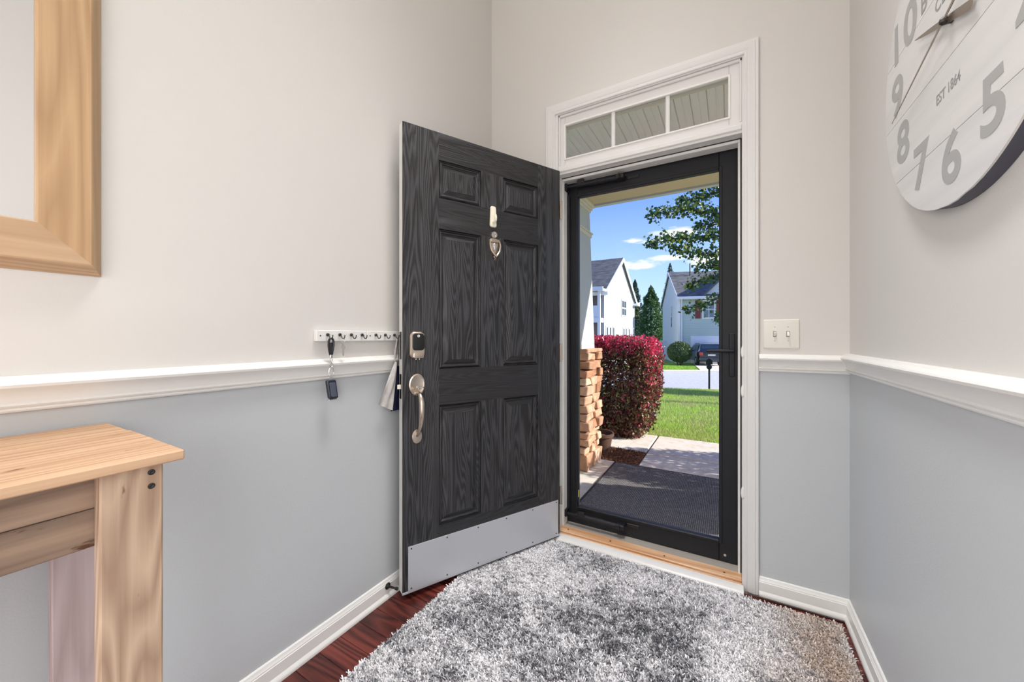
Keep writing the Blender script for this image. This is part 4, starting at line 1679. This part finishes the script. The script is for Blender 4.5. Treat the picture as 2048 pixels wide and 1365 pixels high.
def sheet(name, xs_, f0, f1, zf, mat, ny=12):
    m = MB()
    rows_ = []
    for x_ in xs_:
        a_, c_ = f0(x_), f1(x_)
        rows_.append([m.bm.verts.new((x_, a_ + (c_ - a_) * k / ny, float(zf(x_, a_ + (c_ - a_) * k / ny)))) for k in range(ny + 1)])
    for r0, r1 in zip(rows_, rows_[1:]):
        for k in range(ny):
            m.bm.faces.new((r0[k], r1[k], r1[k + 1], r0[k + 1]))
    return m.build(name, mat, smooth=True)


XG = list(np.linspace(-16, 14, 31))
sn = lambda x: max(6, street_near(x))
struct(sheet('lawn', XG, lambda x: 5.02, sn, lambda x, y: zlawn(y), M_SOIL), 'sunny green front lawn sloping from the walkway to the street', 'lawn')
sf = lambda x: street_far(x)
struct(sheet('street', XG, lambda x: sn(x) + .001, sf, lambda x, y: -.99 - .012 * (y - 16), M_ASPH), 'pale grey asphalt street beyond the front lawn', 'street')
gz = lambda x, y: -1.10 - .012 * (y - 26) * 0 + .0
struct(sheet('lawn_far', XG + [20, 30], lambda x: sf(x), lambda x: 75, lambda x, y: -1.12 - .02 * max(0, min(y - 25, 10)) * .4, M_SOIL, 20), 'lawn across the street in front of the neighbour houses', 'lawn')
for nm, f, z_, lb in (('curb_near', sn, -.985, 'pale concrete curb along the near side of the street'), ('curb_far', sf, -1.105, 'pale concrete curb across the street')):
    m = MB()
    p0, p1 = Vector((-14, f(-14) if nm == 'curb_far' else street_near(-14), z_)), Vector((13, f(13), z_))
    if nm == 'curb_near':
        p0 = Vector((-12, street_near(-12), z_))
    d_ = (p1 - p0)
    q_ = Vector((-d_.y, d_.x, 0)).normalized()
    m.prism([(-.02, -.1), (-.02, .03), (.14, .04), (.28, .04 if nm == 'curb_near' else .09), (.28, -.1)] if nm == 'curb_far' else [(-.15, -.1), (-.15, .06), (.0, .06), (.12, .0), (.3, -.02), (.3, -.1)], p0, q_, (0, 0, 1), d_)
    struct(m.build(nm, M_WALK, smooth=False), lb, 'curb')
# driveway across the street
m = MB()
for a_, c_ in (((-1.75, 26.55), (-1.95, 34.8)),):
    m.face([(-1.55, street_far(-1.55) + .25, -1.06), (4.4, street_far(4.4) + .25, -1.06), (3.0, 36.6, -1.145), (-2.65, 34.95, -1.145)])
struct(m.build('driveway', M_WALK, smooth=False), 'concrete driveway of the sage house across the street', 'driveway')


# grass blades
def blades(name, x, y, z, h, c, label, wmul=1.0):
    n = len(x)
    ang = rng.uniform(0, 2 * PI, n)
    w_ = rng.uniform(.0035, .0065, n) * wmul
    dx = np.stack([np.cos(ang), np.sin(ang), 0 * ang], 1) * w_[:, None]
    p = np.stack([x, y, z], 1)
    tip = p + np.stack([rng.normal(0, .4, n) * h, rng.normal(0, .4, n) * h, h], 1)
    V = np.stack([p - dx, p + dx, tip], 1).reshape(-1, 3)
    F = np.arange(n * 3).reshape(-1, 3)
    o_ = tri_mesh(name, V, F, np.repeat(c, 3, 0), M_BLADE)
    return tag(o_, label, 'grass', kind='stuff')


N = 90000
t = rng.random(N) ** 1.7
y = 5.03 + t * 11.4
xc = -.0 - (y - 5) * .17
x = xc + rng.uniform(-1.35, .75, N) * (1 + (y - 5) * .085)
keep = y < street_near(x) - .1
x, y = x[keep], y[keep]
n = len(x)
g = fbm(x * 2.5, y * 1.5, 3, 4)
dry = (rng.random(n) < np.clip(g * 1.3 - .38, 0, .6))
c = (lin(160, 200, 80) + (lin(200, 216, 118) - lin(160, 200, 80)) * rng.random(n)[:, None]) * (.6 + .7 * rng.random(n))[:, None]
c = np.where(dry[:, None], lin(206, 196, 150) * (.6 + .5 * rng.random(n))[:, None], c)
blades('grass', x, y, zlawn(y) - .004, rng.uniform(.03, .075, n) * (1 + (y - 5) * .02), c, 'long green grass blades of the front lawn with dry straw', 1.0 + .0)
N = 26000
x = rng.uniform(-5.4, .6, N)
y = street_far(x) + .3 + rng.random(N) ** 1.3 * 9
x2 = x
drv = (x > (-1.55 - (y - 26.8) * .13)) | (y > 34.6 + .303 * (x + 3.72)) & (x > -3.9) | (np.hypot(x + 3.45, y - 32.7) < .8)
x, y = x[~drv], y[~drv]
n = len(x)
c = lin(160, 196, 84) * (.6 + .7 * rng.random(n))[:, None]
blades('grass', x, y, -1.12 - .02 * .4 * np.clip(y - 25, 0, 10) - .004, rng.uniform(.04, .09, n), c, 'bright mown grass across the street before the houses', 3.0)


# ================================================================== PLANTING
def hedge(name, x0, x1, y0, y1, z0, z1, n, label, seed=0):
    r = thing(name, ((x0 + x1) / 2, (y0 + y1) / 2, z0), label, 'hedge')
    r_ = np.random.default_rng(seed)
    # shell-weighted points in a rounded block
    P = r_.uniform(-1, 1, (n, 3))
    rad = (np.abs(P) ** 9).sum(1) ** (1 / 9)
    lump = .93 + .065 * fbm((P[:, 0] + 2) * 5 + P[:, 1], (P[:, 2] + 2) * 3.5 + P[:, 1], 90 + seed, 3) + .065 * fbm((P[:, 1] + 2) * 5, (P[:, 2] + 2) * 4 + P[:, 0] * 3, 95 + seed, 3)
    sc = r_.uniform(.50, 1.0, n) ** .4
    P = P / rad[:, None] * (sc * lump)[:, None]
    zz = (P[:, 2] + 1) / 2
    cx, cy = (x0 + x1) / 2, (y0 + y1) / 2
    pull = np.where(P[:, 0] > 0, 1 - .12 * np.clip(.45 - zz, 0, 1) / .45, 1)
    X_ = cx + P[:, 0] * (x1 - x0) / 2 * pull + r_.normal(0, .014, n)
    Y_ = cy + P[:, 1] * (y1 - y0) / 2 + r_.normal(0, .014, n)
    Z_ = z0 + zz * (z1 - z0) + r_.normal(0, .014, n)
    new = np.clip((zz - .80) / .13, 0, 1) * .8 + np.clip((P[:, 0] - .86) / .1, 0, 1) * np.clip((zz - .3) / .4, 0, 1) * .34
    new = np.clip(new, .0, .70) * (sc > .8) + .04
    u = r_.random(n)
    pink = lin(222, 72, 108) * r_.uniform(.5, 1.25, n)[:, None]
    ol = lin(90, 56, 50) * r_.uniform(.4, 1.5, n)[:, None]
    gr = lin(132, 124, 80) * r_.uniform(.45, 1.5, n)[:, None]
    c = np.where((u < .38)[:, None], gr, ol)
    c = np.where((r_.random(n) < .12)[:, None], lin(150, 66, 56), c)
    c = np.where((r_.random(n) < new)[:, None], pink, c)
    o_ = leaf_cloud('foliage', np.stack([X_, Y_, Z_], 1), r_.uniform(.028, .052, n), c, M_LEAF, r, aspect=.6)
    o_.matrix_parent_inverse = ROOTINV[r.name]
    o_['kind'] = 'stuff'
    m = MB()
    for k in range(9):
        bx, by = r_.uniform(x0 + .4, x1 - .4), cy + r_.uniform(-.15, .15)
        tx, ty = bx + r_.uniform(-.4, .35), by + r_.uniform(-.3, .3)
        m.tube([(bx, by, z0 - .1), ((bx + tx) / 2, (by + ty) / 2, (z0 + z1) / 2), (tx, ty, z1 - .15)], [.025, .017, .006], 7)
    m.build('stems', M_BARK, r)
    return r


hedge('red_hedge', -2.75, -.785, 4.62, 5.66, -.16, 1.125, 80000, 'clipped hedge with magenta new leaves beside the porch pier', seed=1)
hedge('red_hedge', .78, 2.6, 3.88, 4.96, -.14, 1.12, 26000, 'matching clipped hedge across the walk, hidden by the door frame', seed=2)

# shade tree over the lawn
tr = thing('shade_tree', (1.35, 10.9, -.6), 'leafy green tree reaching over the lawn at the right', 'tree')
BR = [[(1.01, 10.53, 3.47), (0.21, 9.95, 3.78), (-0.37, 9.5, 3.92), (-0.85, 9.1, 3.94), (-1.22, 8.77, 3.85), (-1.45, 8.53, 3.76)],
      [(1.06, 11.02, 4.42), (0.22, 10.42, 4.56), (-0.29, 10.01, 4.52), (-0.69, 9.66, 4.33), (-0.96, 9.39, 4.25)],
      [(0.99, 10.28, 3.08), (0.21, 9.83, 3.3), (-0.37, 9.38, 3.38), (-0.89, 8.97, 3.27), (-1.2, 8.67, 3.2), (-1.45, 8.41, 3.11)],
      [(1.06, 10.09, 2.59), (0.3, 9.65, 2.86), (-0.17, 9.38, 2.92), (-0.65, 9.1, 2.97), (-1.03, 8.88, 3.03)],
      [(1.13, 10.83, 1.99), (0.32, 10.24, 2.45), (-0.18, 9.84, 2.49), (-0.57, 9.49, 2.42), (-0.79, 9.37, 2.25)],
      [(1.1, 10.46, 1.51), (0.31, 9.89, 2.07), (-0.08, 9.66, 2.07), (-0.37, 9.5, 1.9), (-0.8, 9.13, 1.7)],
      [(1.07, 10.22, 1.06), (0.3, 9.77, 1.72), (-0.08, 9.55, 1.78), (-0.21, 9.48, 1.5)],
      [(1.08, 11.26, 5.1), (0.23, 10.65, 5.12), (-0.3, 10.23, 4.87)],
      [(1.1, 11.51, 2.55), (0.23, 10.89, 2.85), (-0.3, 10.46, 2.89), (-0.67, 10.25, 2.83)],
      [(1.13, 11.75, 3.99), (0.24, 11.12, 4.22), (-0.31, 10.69, 4.0), (-0.69, 10.47, 3.87)]]
b = MB()
b.tube([(1.35, 10.9, -.75), (1.34, 10.9, .5), (1.38, 10.88, 2.2), (1.36, 10.9, 4.2), (1.4, 10.95, 6.0)], [.16, .12, .10, .07, .03], 12)
b.build('trunk', M_BARK, tr)
LP = []
for br in BR:
    st_ = (1.37, 10.9, max(.9, br[0][2] - .5))
    pts = [st_] + br
    b = MB()
    b.tube(pts, [.035] + [.022 * (1 - k / len(br)) + .004 for k in range(len(br))], 6)
    b.build('branch', M_BARK, tr)
    A = np.array(br)
    for a_, c_ in zip(A, A[1:]):
        n = int(np.linalg.norm(c_ - a_) * (300 if br[0][2] > 2.3 else 170))
        t_ = rng.random((n, 1))
        cl = a_ + (c_ - a_) * t_
        LP.append(cl + rng.normal(0, 1, (n, 3)) * np.array([.085, .13, .075]))
    n = 22
    LP.append(A[-1] + rng.normal(0, 1, (n, 3)) * np.array([.05, .05, .05]))
# crown beyond what the branches carry
n = 3000
P = rng.normal(0, 1, (n, 3))
P /= np.linalg.norm(P, axis=1)[:, None]
P *= rng.uniform(.5, 1, n)[:, None] ** .4
LP.append(np.array([1.9, 11.2, 4.1]) + P * np.array([1.35, 1.5, 2.2]))
P = np.concatenate(LP)
n = len(P)
c = lin(76, 104, 56) * rng.uniform(.4, 1.5, n)[:, None]
c = np.where((rng.random(n) < .18)[:, None], lin(150, 158, 66) * rng.uniform(.7, 1.3, n)[:, None], c)
o = leaf_cloud('foliage', P, rng.uniform(.065, .105, n), c, M_LEAF, tr, droop=.3, aspect=.8)
o.matrix_parent_inverse = ROOTINV[tr.name]
o['kind'] = 'stuff'


t2 = thing('street_tree', (7.0, 16.6, -.95), 'street tree beyond the door frame shading the lawn', 'tree')
b = MB()
b.tube([(7, 16.6, -1.0), (7.02, 16.6, 2.0), (7, 16.6, 4.6)], [.14, .10, .04], 10)
b.build('trunk', M_BARK, t2)
n = 3500
P = rng.normal(0, 1, (n, 3))
P /= np.linalg.norm(P, axis=1)[:, None]
P *= (rng.uniform(.3, 1, n) ** .4)[:, None]
P = np.array([7.0, 16.6, 4.1]) + P * np.array([1.5, 1.5, 1.15])
o = leaf_cloud('foliage', P, rng.uniform(.12, .2, n), lin(84, 112, 58) * rng.uniform(.5, 1.5, n)[:, None], M_LEAF, t2, aspect=.8)
o.matrix_parent_inverse = ROOTINV[t2.name]
o['kind'] = 'stuff'


def conifer(name, base, h, r, n, col, label, seed, cat='tree', loose=1.0):
    t_ = thing(name, base, label, cat, group=None)
    r_ = np.random.default_rng(seed)
    m = MB()
    m.tube([(base[0], base[1], base[2] - .2), (base[0], base[1], base[2] + h * .95)], [.22, .03], 8)
    m.build('trunk', M_BARK, t_)
    k = r_.random(n) ** 1.25
    ang = r_.uniform(0, 2 * PI, n)
    lay = .78 + .2 * np.sin(k * h * 5.5 + 2 * np.sin(ang * 2)) + .9 * (fbm(ang * 2.5, k * 13, seed, 3) - .5)
    rad = r * (1 - k) ** .68 * lay * r_.uniform(.35, 1, n) ** .35
    P_ = np.stack([base[0] + rad * np.cos(ang), base[1] + rad * np.sin(ang), base[2] + .25 + k * (h - .25) - rad * .15 + r_.normal(0, .08, n)], 1)
    c_ = np.array(col) * r_.uniform(.4, 1.5, n)[:, None]
    o_ = leaf_cloud('foliage', P_, r_.uniform(.12, .28, n) * loose, c_, M_LEAF, t_, droop=.4, aspect=.45)
    o_.matrix_parent_inverse = ROOTINV[t_.name]
    o_['kind'] = 'stuff'


conifer('conifer', (-8.15, 47.3, -1.2), 8.3, 2.75, 20000, lin(84, 122, 62), 'pointed bright green conifer between the two neighbour houses', 5)
conifer('conifer', (-7.35, 54.4, -1.2), 7.3, 2.0, 10000, lin(124, 150, 68), 'yellow green evergreen right of the pointed conifer', 6)
conifer('conifer', (-11.3, 53.9, -1.2), 7.0, 1.55, 7000, lin(92, 112, 66), 'grey green evergreen between the white gable and the pointed conifer', 7)
conifer('conifer', (-12.3, 58.2, -1.2), 10.8, 2.3, 12000, lin(52, 82, 60), 'dark tall conifer rising behind the white gabled house', 8)
conifer('conifer', (-7.6, 60.0, -1.2), 13.2, 2.2, 5000, lin(76, 92, 72), 'thin grey green tree showing beside the sage house gable', 9)

# round shrub beside the garage
rs = thing('round_shrub', (-3.45, 32.7, -1.15), 'clipped round green shrub in front of the sage house garage', 'shrub')
n = 9000
P = rng.normal(0, 1, (n, 3))
P /= np.linalg.norm(P, axis=1)[:, None]
P *= (rng.uniform(.4, 1, n) ** .3)[:, None]
P = np.array([-3.45, 32.7, -.12]) + P * np.array([.95, .95, .86])
c = lin(84, 106, 62) * rng.uniform(.5, 1.7, n)[:, None]
o = leaf_cloud('foliage', P, rng.uniform(.07, .13, n), c, M_LEAF, rs)
o.matrix_parent_inverse = ROOTINV[rs.name]
o['kind'] = 'stuff'
b = MB()
for k in range(5):
    a_ = k * 1.26
    b.tube([(-3.45 + .12 * math.cos(a_), 32.7 + .12 * math.sin(a_), -1.2), (-3.45 + .4 * math.cos(a_), 32.7 + .4 * math.sin(a_), -.5)], [.04, .02], 7)
b.build('stems', M_BARK, rs)

# ================================================================== NEIGHBOUR HOUSES
def roof_slab(mb, a, b_, c, d, t=.12, mi=0):
    """a,b,c,d corner loop, thickened downward"""
    lo = [Vector(p) - Vector((0, 0, t)) for p in (a, b_, c, d)]
    hi = [Vector(p) for p in (a, b_, c, d)]
    v = [mb.bm.verts.new(p) for p in hi] + [mb.bm.verts.new(p) for p in lo]
    for f in ((0, 1, 2, 3), (7, 6, 5, 4), (0, 4, 5, 1), (1, 5, 6, 2), (2, 6, 7, 3), (3, 7, 4, 0)):
        mb.bm.faces.new([v[i] for i in f]).material_index = mi


# --- white house on the left, gable end facing +X
GX = -7.2
ya, yb, zg, ze, za = 24.55, 33.75, -1.3, 4.2, 7.05
ym = (ya + yb) / 2
ho = thing('white_house', (GX - 5, ym, zg), 'white gabled house with grey roof and two storey porch', 'house')
b = MB()
b.prism([(ya, zg), (yb, zg), (yb, ze), (ym, za), (ya, ze)], (GX, 0, 0), (0, 1, 0), (0, 0, 1), (-11, 0, 0))
b.build('walls', M_SIDING, ho, smooth=False)
b = MB()
sl = (za - ze) / (ym - ya)
ov = .4
roof_slab(b, (GX + .16, ya - ov, ze - ov * sl + .1), (GX - 11.3, ya - ov, ze - ov * sl + .1), (GX - 11.3, ym, za + .14), (GX + .16, ym, za + .14), .14)
roof_slab(b, (GX + .16, ym, za + .14), (GX - 11.3, ym, za + .14), (GX - 11.3, yb + ov, ze - ov * sl + .1), (GX + .16, yb + ov, ze - ov * sl + .1), .14)
b.build('roof', M_SHINGLE, ho, smooth=False)
for s_, ye in ((1, ya - ov), (-1, yb + ov)):
    b = MB()
    v0 = Vector((GX + .17, ye, ze - ov * sl + .1))
    v1 = Vector((GX + .17, ym, za + .14))
    b.prism([(0, 0), (0, -.30), (1, -.30), (1, 0)], v0, (v1 - v0), (0, 0, 1), (.05, 0, 0))
    b.build('rake_board', M_FASCIA, ho, smooth=False)
    b = MB()
    b.box(GX - 11.3, GX + .4, ye - .1, ye + .05, ze - ov * sl - .12, ze - ov * sl + .1)
    b.build('gutter', M_FASCIA, ho, smooth=False)
b = MB()
b.prism([(0, 0), (-.95, 0), (-.95, .12), (0, .34)], (GX - .02, yb + .42, ze - .42), (0, 1, 0), (0, 0, 1), (.42, 0, 0))
b.build('eave_return', M_FASCIA, ho, smooth=False)
for yy in (ya, yb - .16):
    b = MB()
    b.box(GX - .02, GX + .03, yy, yy + .16, zg, ze)
    b.build('corner_board', M_FASCIA, ho, smooth=False)


def win_x(y0_, y1_, z0_, z1_, nx, nz, parent, x=GX, mat=M_WDARK):
    m = MB()
    fw = .07
    m.box(x - .02, x + .05, y0_ - fw, y1_ + fw, z0_ - fw, z1_ + fw)
    f = m.build('window', M_FASCIA, parent, smooth=False)
    for i in range(nx):
        for j in range(nz):
            m = MB()
            aw, ah = (y1_ - y0_) / nx, (z1_ - z0_) / nz
            m.box(x + .045, x + .058, y0_ + i * aw + .05, y0_ + (i + 1) * aw - .05, z0_ + j * ah + .05, z0_ + (j + 1) * ah - .05)
            m.build('pane', mat, f, smooth=False)


win_x(29.2, 30.6, 2.75, 3.95, 2, 2, ho)
for yy in (25.0, 25.75, 26.6, 29.6, 30.4, 31.5, 33.1):
    win_x(yy, yy + .42, .6, 1.8, 1, 1, ho)
# two storey porch on the street side
py0 = ya - .75
b = MB()
b.box(GX - 6, GX - .01, py0, ya, 2.05, 2.35)
b.build('balcony_floor', M_FASCIA, ho, smooth=False)
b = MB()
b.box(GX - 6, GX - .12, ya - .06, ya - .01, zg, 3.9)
b.build('porch_shade_panel', M_PORCHDK, ho, smooth=False)  # flat panel on the wall, recess shade put into its colour
b = MB()
roof_slab(b, (GX + .25, py0 - .3, 4.32), (GX - 6.3, py0 - .3, 4.32), (GX - 6.3, ya + .2, 5.12), (GX - .15, ya + .2, 5.12), .12)
b.build('porch_roof', M_SHINGLE, ho, smooth=False)
b = MB()
b.box(GX - 6.3, GX + .25, py0 - .36, py0 - .22, 4.06, 4.32)
b.box(GX - .12, GX + .25, py0 - .22, ya + .2, 4.06, 4.22)
b.build('porch_fascia', M_FASCIA, ho, smooth=False)
for xx in (GX - .12, GX - .72, GX - 2.2, GX - 4):
    for z0_, z1_ in ((zg, 2.05), (2.35, 4.08)):
        b = MB()
        b.box(xx - .09, xx + .09, py0 + .02, py0 + .20, z0_, z1_)
        b.build('porch_post', M_FASCIA, ho, smooth=False)
b = MB()
b.box(GX - 6, GX - .12, py0 + .08, py0 + .13, 2.35, 3.15)
b.build('railing', M_FASCIA, ho, smooth=False)

# --- sage house across the street
HR = math.radians(16.87)
hs2 = thing('sage_house', (-3.72, 34.84, -1.15), 'pale sage house with maroon shutters and a white garage door', 'house', HR)
W2, D2, E2, R2 = 11.0, 8.4, 5.75, 8.35
b = MB()
b.box(0, W2, 0, D2, 0, E2)
b.build('walls', M_SIDING2, hs2, smooth=False, local=True)
b = MB()
b.prism([(0, -.2), (D2, -.2), (D2, E2), (D2 / 2, R2), (0, E2)], (-.03, 0, 0), (0, 1, 0), (0, 0, 1), (.05, 0, 0))
b.build('gable_wall', M_SIDING3, hs2, smooth=False, local=True)  # lighter siding than the front, its lit look put into the colour
s2 = (R2 - E2) / (D2 / 2)
b = MB()
roof_slab(b, (-.18, -.4, E2 - .4 * s2 + .12), (W2 + .2, -.4, E2 - .4 * s2 + .12), (W2 + .2, D2 / 2, R2 + .12), (-.18, D2 / 2, R2 + .12), .13)
roof_slab(b, (-.18, D2 / 2, R2 + .12), (W2 + .2, D2 / 2, R2 + .12), (W2 + .2, D2 + .4, E2 - .4 * s2 + .12), (-.18, D2 + .4, E2 - .4 * s2 + .12), .13)
b.build('roof', M_SHINGLE, hs2, smooth=False, local=True)
for ye in (-.4, D2 + .4):
    b = MB()
    v0 = Vector((-.2, ye, E2 - .4 * s2 + .13))
    v1 = Vector((-.2, D2 / 2, R2 + .13))
    b.prism([(0, 0), (0, -.24), (1, -.24), (1, 0)], v0, v1 - v0, (0, 0, 1), (.04, 0, 0))
    b.build('rake_board', M_FASCIA, hs2, smooth=False, local=True)
b = MB()
b.box(-.2, W2 + .2, -.52, -.36, E2 - .34, E2 - .12, b=.02)
b.build('gutter', M_FASCIA, hs2, smooth=False, local=True)
b = MB()
b.box(-.05, .12, -.04, .12, 0, E2 - .2)
b.build('corner_board', M_FASCIA, hs2, smooth=False, local=True)
b = MB()
b.tube([(.22, -.06, E2 - .3), (.22, -.06, .05)], .05, 8)
b.build('downspout', M_FASCIA, hs2, smooth=False, local=True)
# front cross gable
b = MB()
g0, g1, gp_ = 1.75, 6.6, 8.0
gm = (g0 + g1) / 2
b.prism([(g0, E2 - .25), (g1, E2 - .25), (gm, gp_)], (0, -.06, 0), (1, 0, 0), (0, 0, 1), (0, .12, 0))
b.build('front_gable', M_FASCIA, hs2, smooth=False, local=True)
b = MB()
sg = (gp_ - E2 + .25) / (gm - g0)
roof_slab(b, (g0 - .25, -.45, E2 - .25 - .25 * sg + .14), (gm, -.45, gp_ + .14), (gm, 4.0, gp_ + .14), (g0 - .25, .4, E2 - .25 - .25 * sg + .14), .13)
roof_slab(b, (gm, -.45, gp_ + .14), (g1 + .25, -.45, E2 - .25 - .25 * sg + .14), (g1 + .25, .4, E2 - .25 - .25 * sg + .14), (gm, 4.0, gp_ + .14), .13)
b.build('gable_roof', M_SHINGLE, hs2, smooth=False, local=True)
b = MB()
b.tube([(1.6, D2 / 2 - .8, R2 - .4), (1.6, D2 / 2 - .8, R2 + .75)], .05, 8)
b.build('vent_pipe', M_IRON, hs2, smooth=False, local=True)


def win_f(x0_, x1_, z0_, z1_, nx, nz):
    m = MB()
    m.box(x0_ - .09, x1_ + .09, -.05, .02, z0_ - .09, z1_ + .09)
    f = m.build('window', M_FASCIA, hs2, smooth=False, local=True)
    for i in range(nx):
        for j in range(nz):
            aw, ah = (x1_ - x0_) / nx, (z1_ - z0_) / nz
            m = MB()
            m.box(x0_ + i * aw + .03, x0_ + (i + 1) * aw - .03, -.065, -.045, z0_ + j * ah + .03, z0_ + (j + 1) * ah - .03)
            m.build('pane', M_WIN, f, smooth=False, local=True)


win_f(1.90, 2.75, 3.85, 5.25, 2, 2)
for x0_ in (1.28, 2.92):
    b = MB()
    b.box(x0_, x0_ + .42, -.07, 0, 3.80, 5.30, b=.01)
    sh = b.build('shutter', M_SHUT, hs2, smooth=False, local=True)
b = MB()
b.box(.93, 6.4, -.06, 0, 0, 2.32)
gf = b.build('garage_frame', M_FASCIA, hs2, smooth=False, local=True)
for k in range(6):
    b = MB()
    b.box(1.12, 6.2, -.085, -.05, .02 + k * .348, .02 + (k + 1) * .348 - .012, b=.01)
    b.build('garage_panel', M_GARAGE, hs2, smooth=False, local=True)
m = MB()   # slim side windows in the gable end
m.box(-.06, -.02, 2.75, 3.35, 3.1, 5.15)
f = m.build('window', M_FASCIA, hs2, smooth=False, local=True)
for z0_ in (3.17, 4.16):
    m = MB()
    m.box(-.07, -.055, 2.82, 3.28, z0_, z0_ + .92)
    m.build('pane', M_WDARK, f, smooth=False, local=True)

# vinyl fence between the houses
fe = thing('vinyl_fence', (-5.9, 40.5, -1.15), 'short white vinyl privacy fence beside the sage house', 'fence')
for k in range(6):
    b = MB()
    x_ = -6.9 + k * .24
    b.box(x_, x_ + .225, 40.2 + k * .07, 40.24 + k * .07, -1.15, .62)
    b.build('board', M_PVC, fe, smooth=False)
for x_, y_ in ((-5.5, 40.6), (-7.05, 40.15)):
    b = MB()
    b.box(x_, x_ + .14, y_, y_ + .14, -1.15, .74, b=.02)
    b.build('post', M_PVC, fe, smooth=False)
b = MB()
b.box(-6.95, -5.45, 40.35, 40.42, .62, .72)
b.build('cap_rail', M_PVC, fe, smooth=False)

# ================================================================== CAR
CA = math.radians(16.87)
car = thing('parked_suv', (-1.16, 32.3, -1.135), 'dark SUV parked before the white garage door', 'car', CA)
# local: x right, y forward (towards the garage), z up; rear end at y=0
HWd = .92


def section(y_, pts):
    return [(x_ * HWd, y_, z_) for x_, z_ in pts] + [(-x_ * HWd, y_, z_) for x_, z_ in pts[::-1]]


b = MB()
low = lambda zt_, w_: [(w_ * .93, .32), (w_, .5), (w_, .85), (w_ * .97, zt_)]
secs = []
for y_, zt_, w_ in ((0, .98, .90), (.12, 1.05, .97), (.5, 1.08, 1.0), (2.4, 1.05, 1.0), (3.4, .98, .98), (4.3, .82, .92), (4.55, .70, .82)):
    secs.append(section(y_, low(zt_, w_)))
b.rings(secs)
b.bm.faces.new([b.bm.verts.new(p) for p in secs[0]][::-1])
b.build('body', M_CAR, car, local=True)
b = MB()
secs = []
for y_, z0_, z1_, w0_, w1_ in ((.06, 1.0, 1.03, .93, .90), (.42, 1.0, 1.66, .95, .72), (1.0, 1.0, 1.74, .96, .74), (2.0, 1.0, 1.72, .96, .74), (2.55, 1.0, 1.60, .95, .72), (3.25, .98, 1.04, .93, .88)):
    secs.append(section(y_, [(w0_, z0_), (w1_, z1_)]))
b.rings(secs)
b.bm.faces.new([b.bm.verts.new(p) for p in secs[0]][::-1])
b.build('cabin', M_CAR, car, local=True)
for sx in (-1, 1):
    for y0_, y1_, ta, tb_ in ((.62, 1.35, .08, 0), (1.45, 2.15, 0, 0), (2.25, 2.95, 0, .55)):
        b = MB()
        q = []
        for y_, z_ in ((y0_, 1.10), (y1_, 1.10), (y1_ - tb_, 1.58), (y0_ + ta, 1.60)):
            xx = sx * HWd * (.96 + (.735 - .96) * (z_ - 1.0) / .72 + .018)
            q.append((xx, y_, z_))
        b.face(q)
        b.build('side_window', M_CARG, car, smooth=False, local=True)
b = MB()
b.face([(-.70, .135, 1.14), (.70, .135, 1.14), (.60, .36, 1.58), (-.60, .36, 1.58)])
b.build('rear_window', M_CARG, car, smooth=False, local=True)
for sx in (-1, 1):
    b = MB()
    b.box(min(sx * .62, sx * .86), max(sx * .62, sx * .86), -.03, .06, .80, 1.04, b=.03)
    b.build('tail_lamp', M_RED, car, smooth=False, local=True)
    b = MB()
    b.box(min(sx * .93, sx * 1.12), max(sx * .93, sx * 1.12), 2.72, 2.86, 1.08, 1.24, b=.04)
    b.build('wing_mirror', M_CAR, car, smooth=False, local=True)
    for y_ in (.85, 3.55):
        b = MB()
        b.lathe([(.20, 0), (.33, .01), (.35, .05), (.35, .19), (.33, .23), (.20, .235)], (sx * .70, y_, .35), (sx, 0, 0), 24)
        wh = b.build('wheel', M_TYRE, car, local=True)
        b = MB()
        b.lathe([(.21, .236), (.2, .24), (.06, .228), (.0001, .235)], (sx * .70, y_, .35), (sx, 0, 0), 20)
        b.build('hub_cap', M_CHROME, wh, local=True)
b = MB()
b.box(-.86, .86, -.08, .10, .40, .66, b=.04)
b.build('bumper', M_CAR, car, smooth=False, local=True)
b = MB()
b.box(-.26, .26, -.045, -.02, .78, .90)
b.build('number_plate', M_PLATE, car, smooth=False, local=True)

# ================================================================== MAILBOX
mbx = thing('mailbox', (-.67, 16.38, -.95), 'black mailbox on a thin iron post beside the street', 'mailbox')
b = MB()
b.tube([(-.67, 16.38, -.97), (-.67, 16.38, -.05)], .035, 8)
b.build('post', M_IRON, mbx)
b = MB()
dirv = Vector((-.04, .999, 0))
sdv = Vector((.999, .04, 0))
arch = [(-.115, 0), (.115, 0)] + [(.115 * math.cos(t_), .11 + .115 * math.sin(t_)) for t_ in np.linspace(0, PI, 10)]
b.prism(arch, Vector((-.67, 16.38, .06)) - dirv * .2, sdv, (0, 0, 1), dirv * .5)
b.build('box', M_IRON, mbx, smooth=False)
b = MB()
b.lathe([(.095, -.2), (.095, .25)], (-.67, 16.38, -.045), dirv, 16)
b.build('paper_tube', M_IRON, mbx)
b = MB()
b.tube([tuple(Vector((-.67, 16.38, .285)) - dirv * .1), tuple(Vector((-.67, 16.38, .36)) - dirv * .1)], .02, 6)
b.build('finial', M_IRON, mbx)
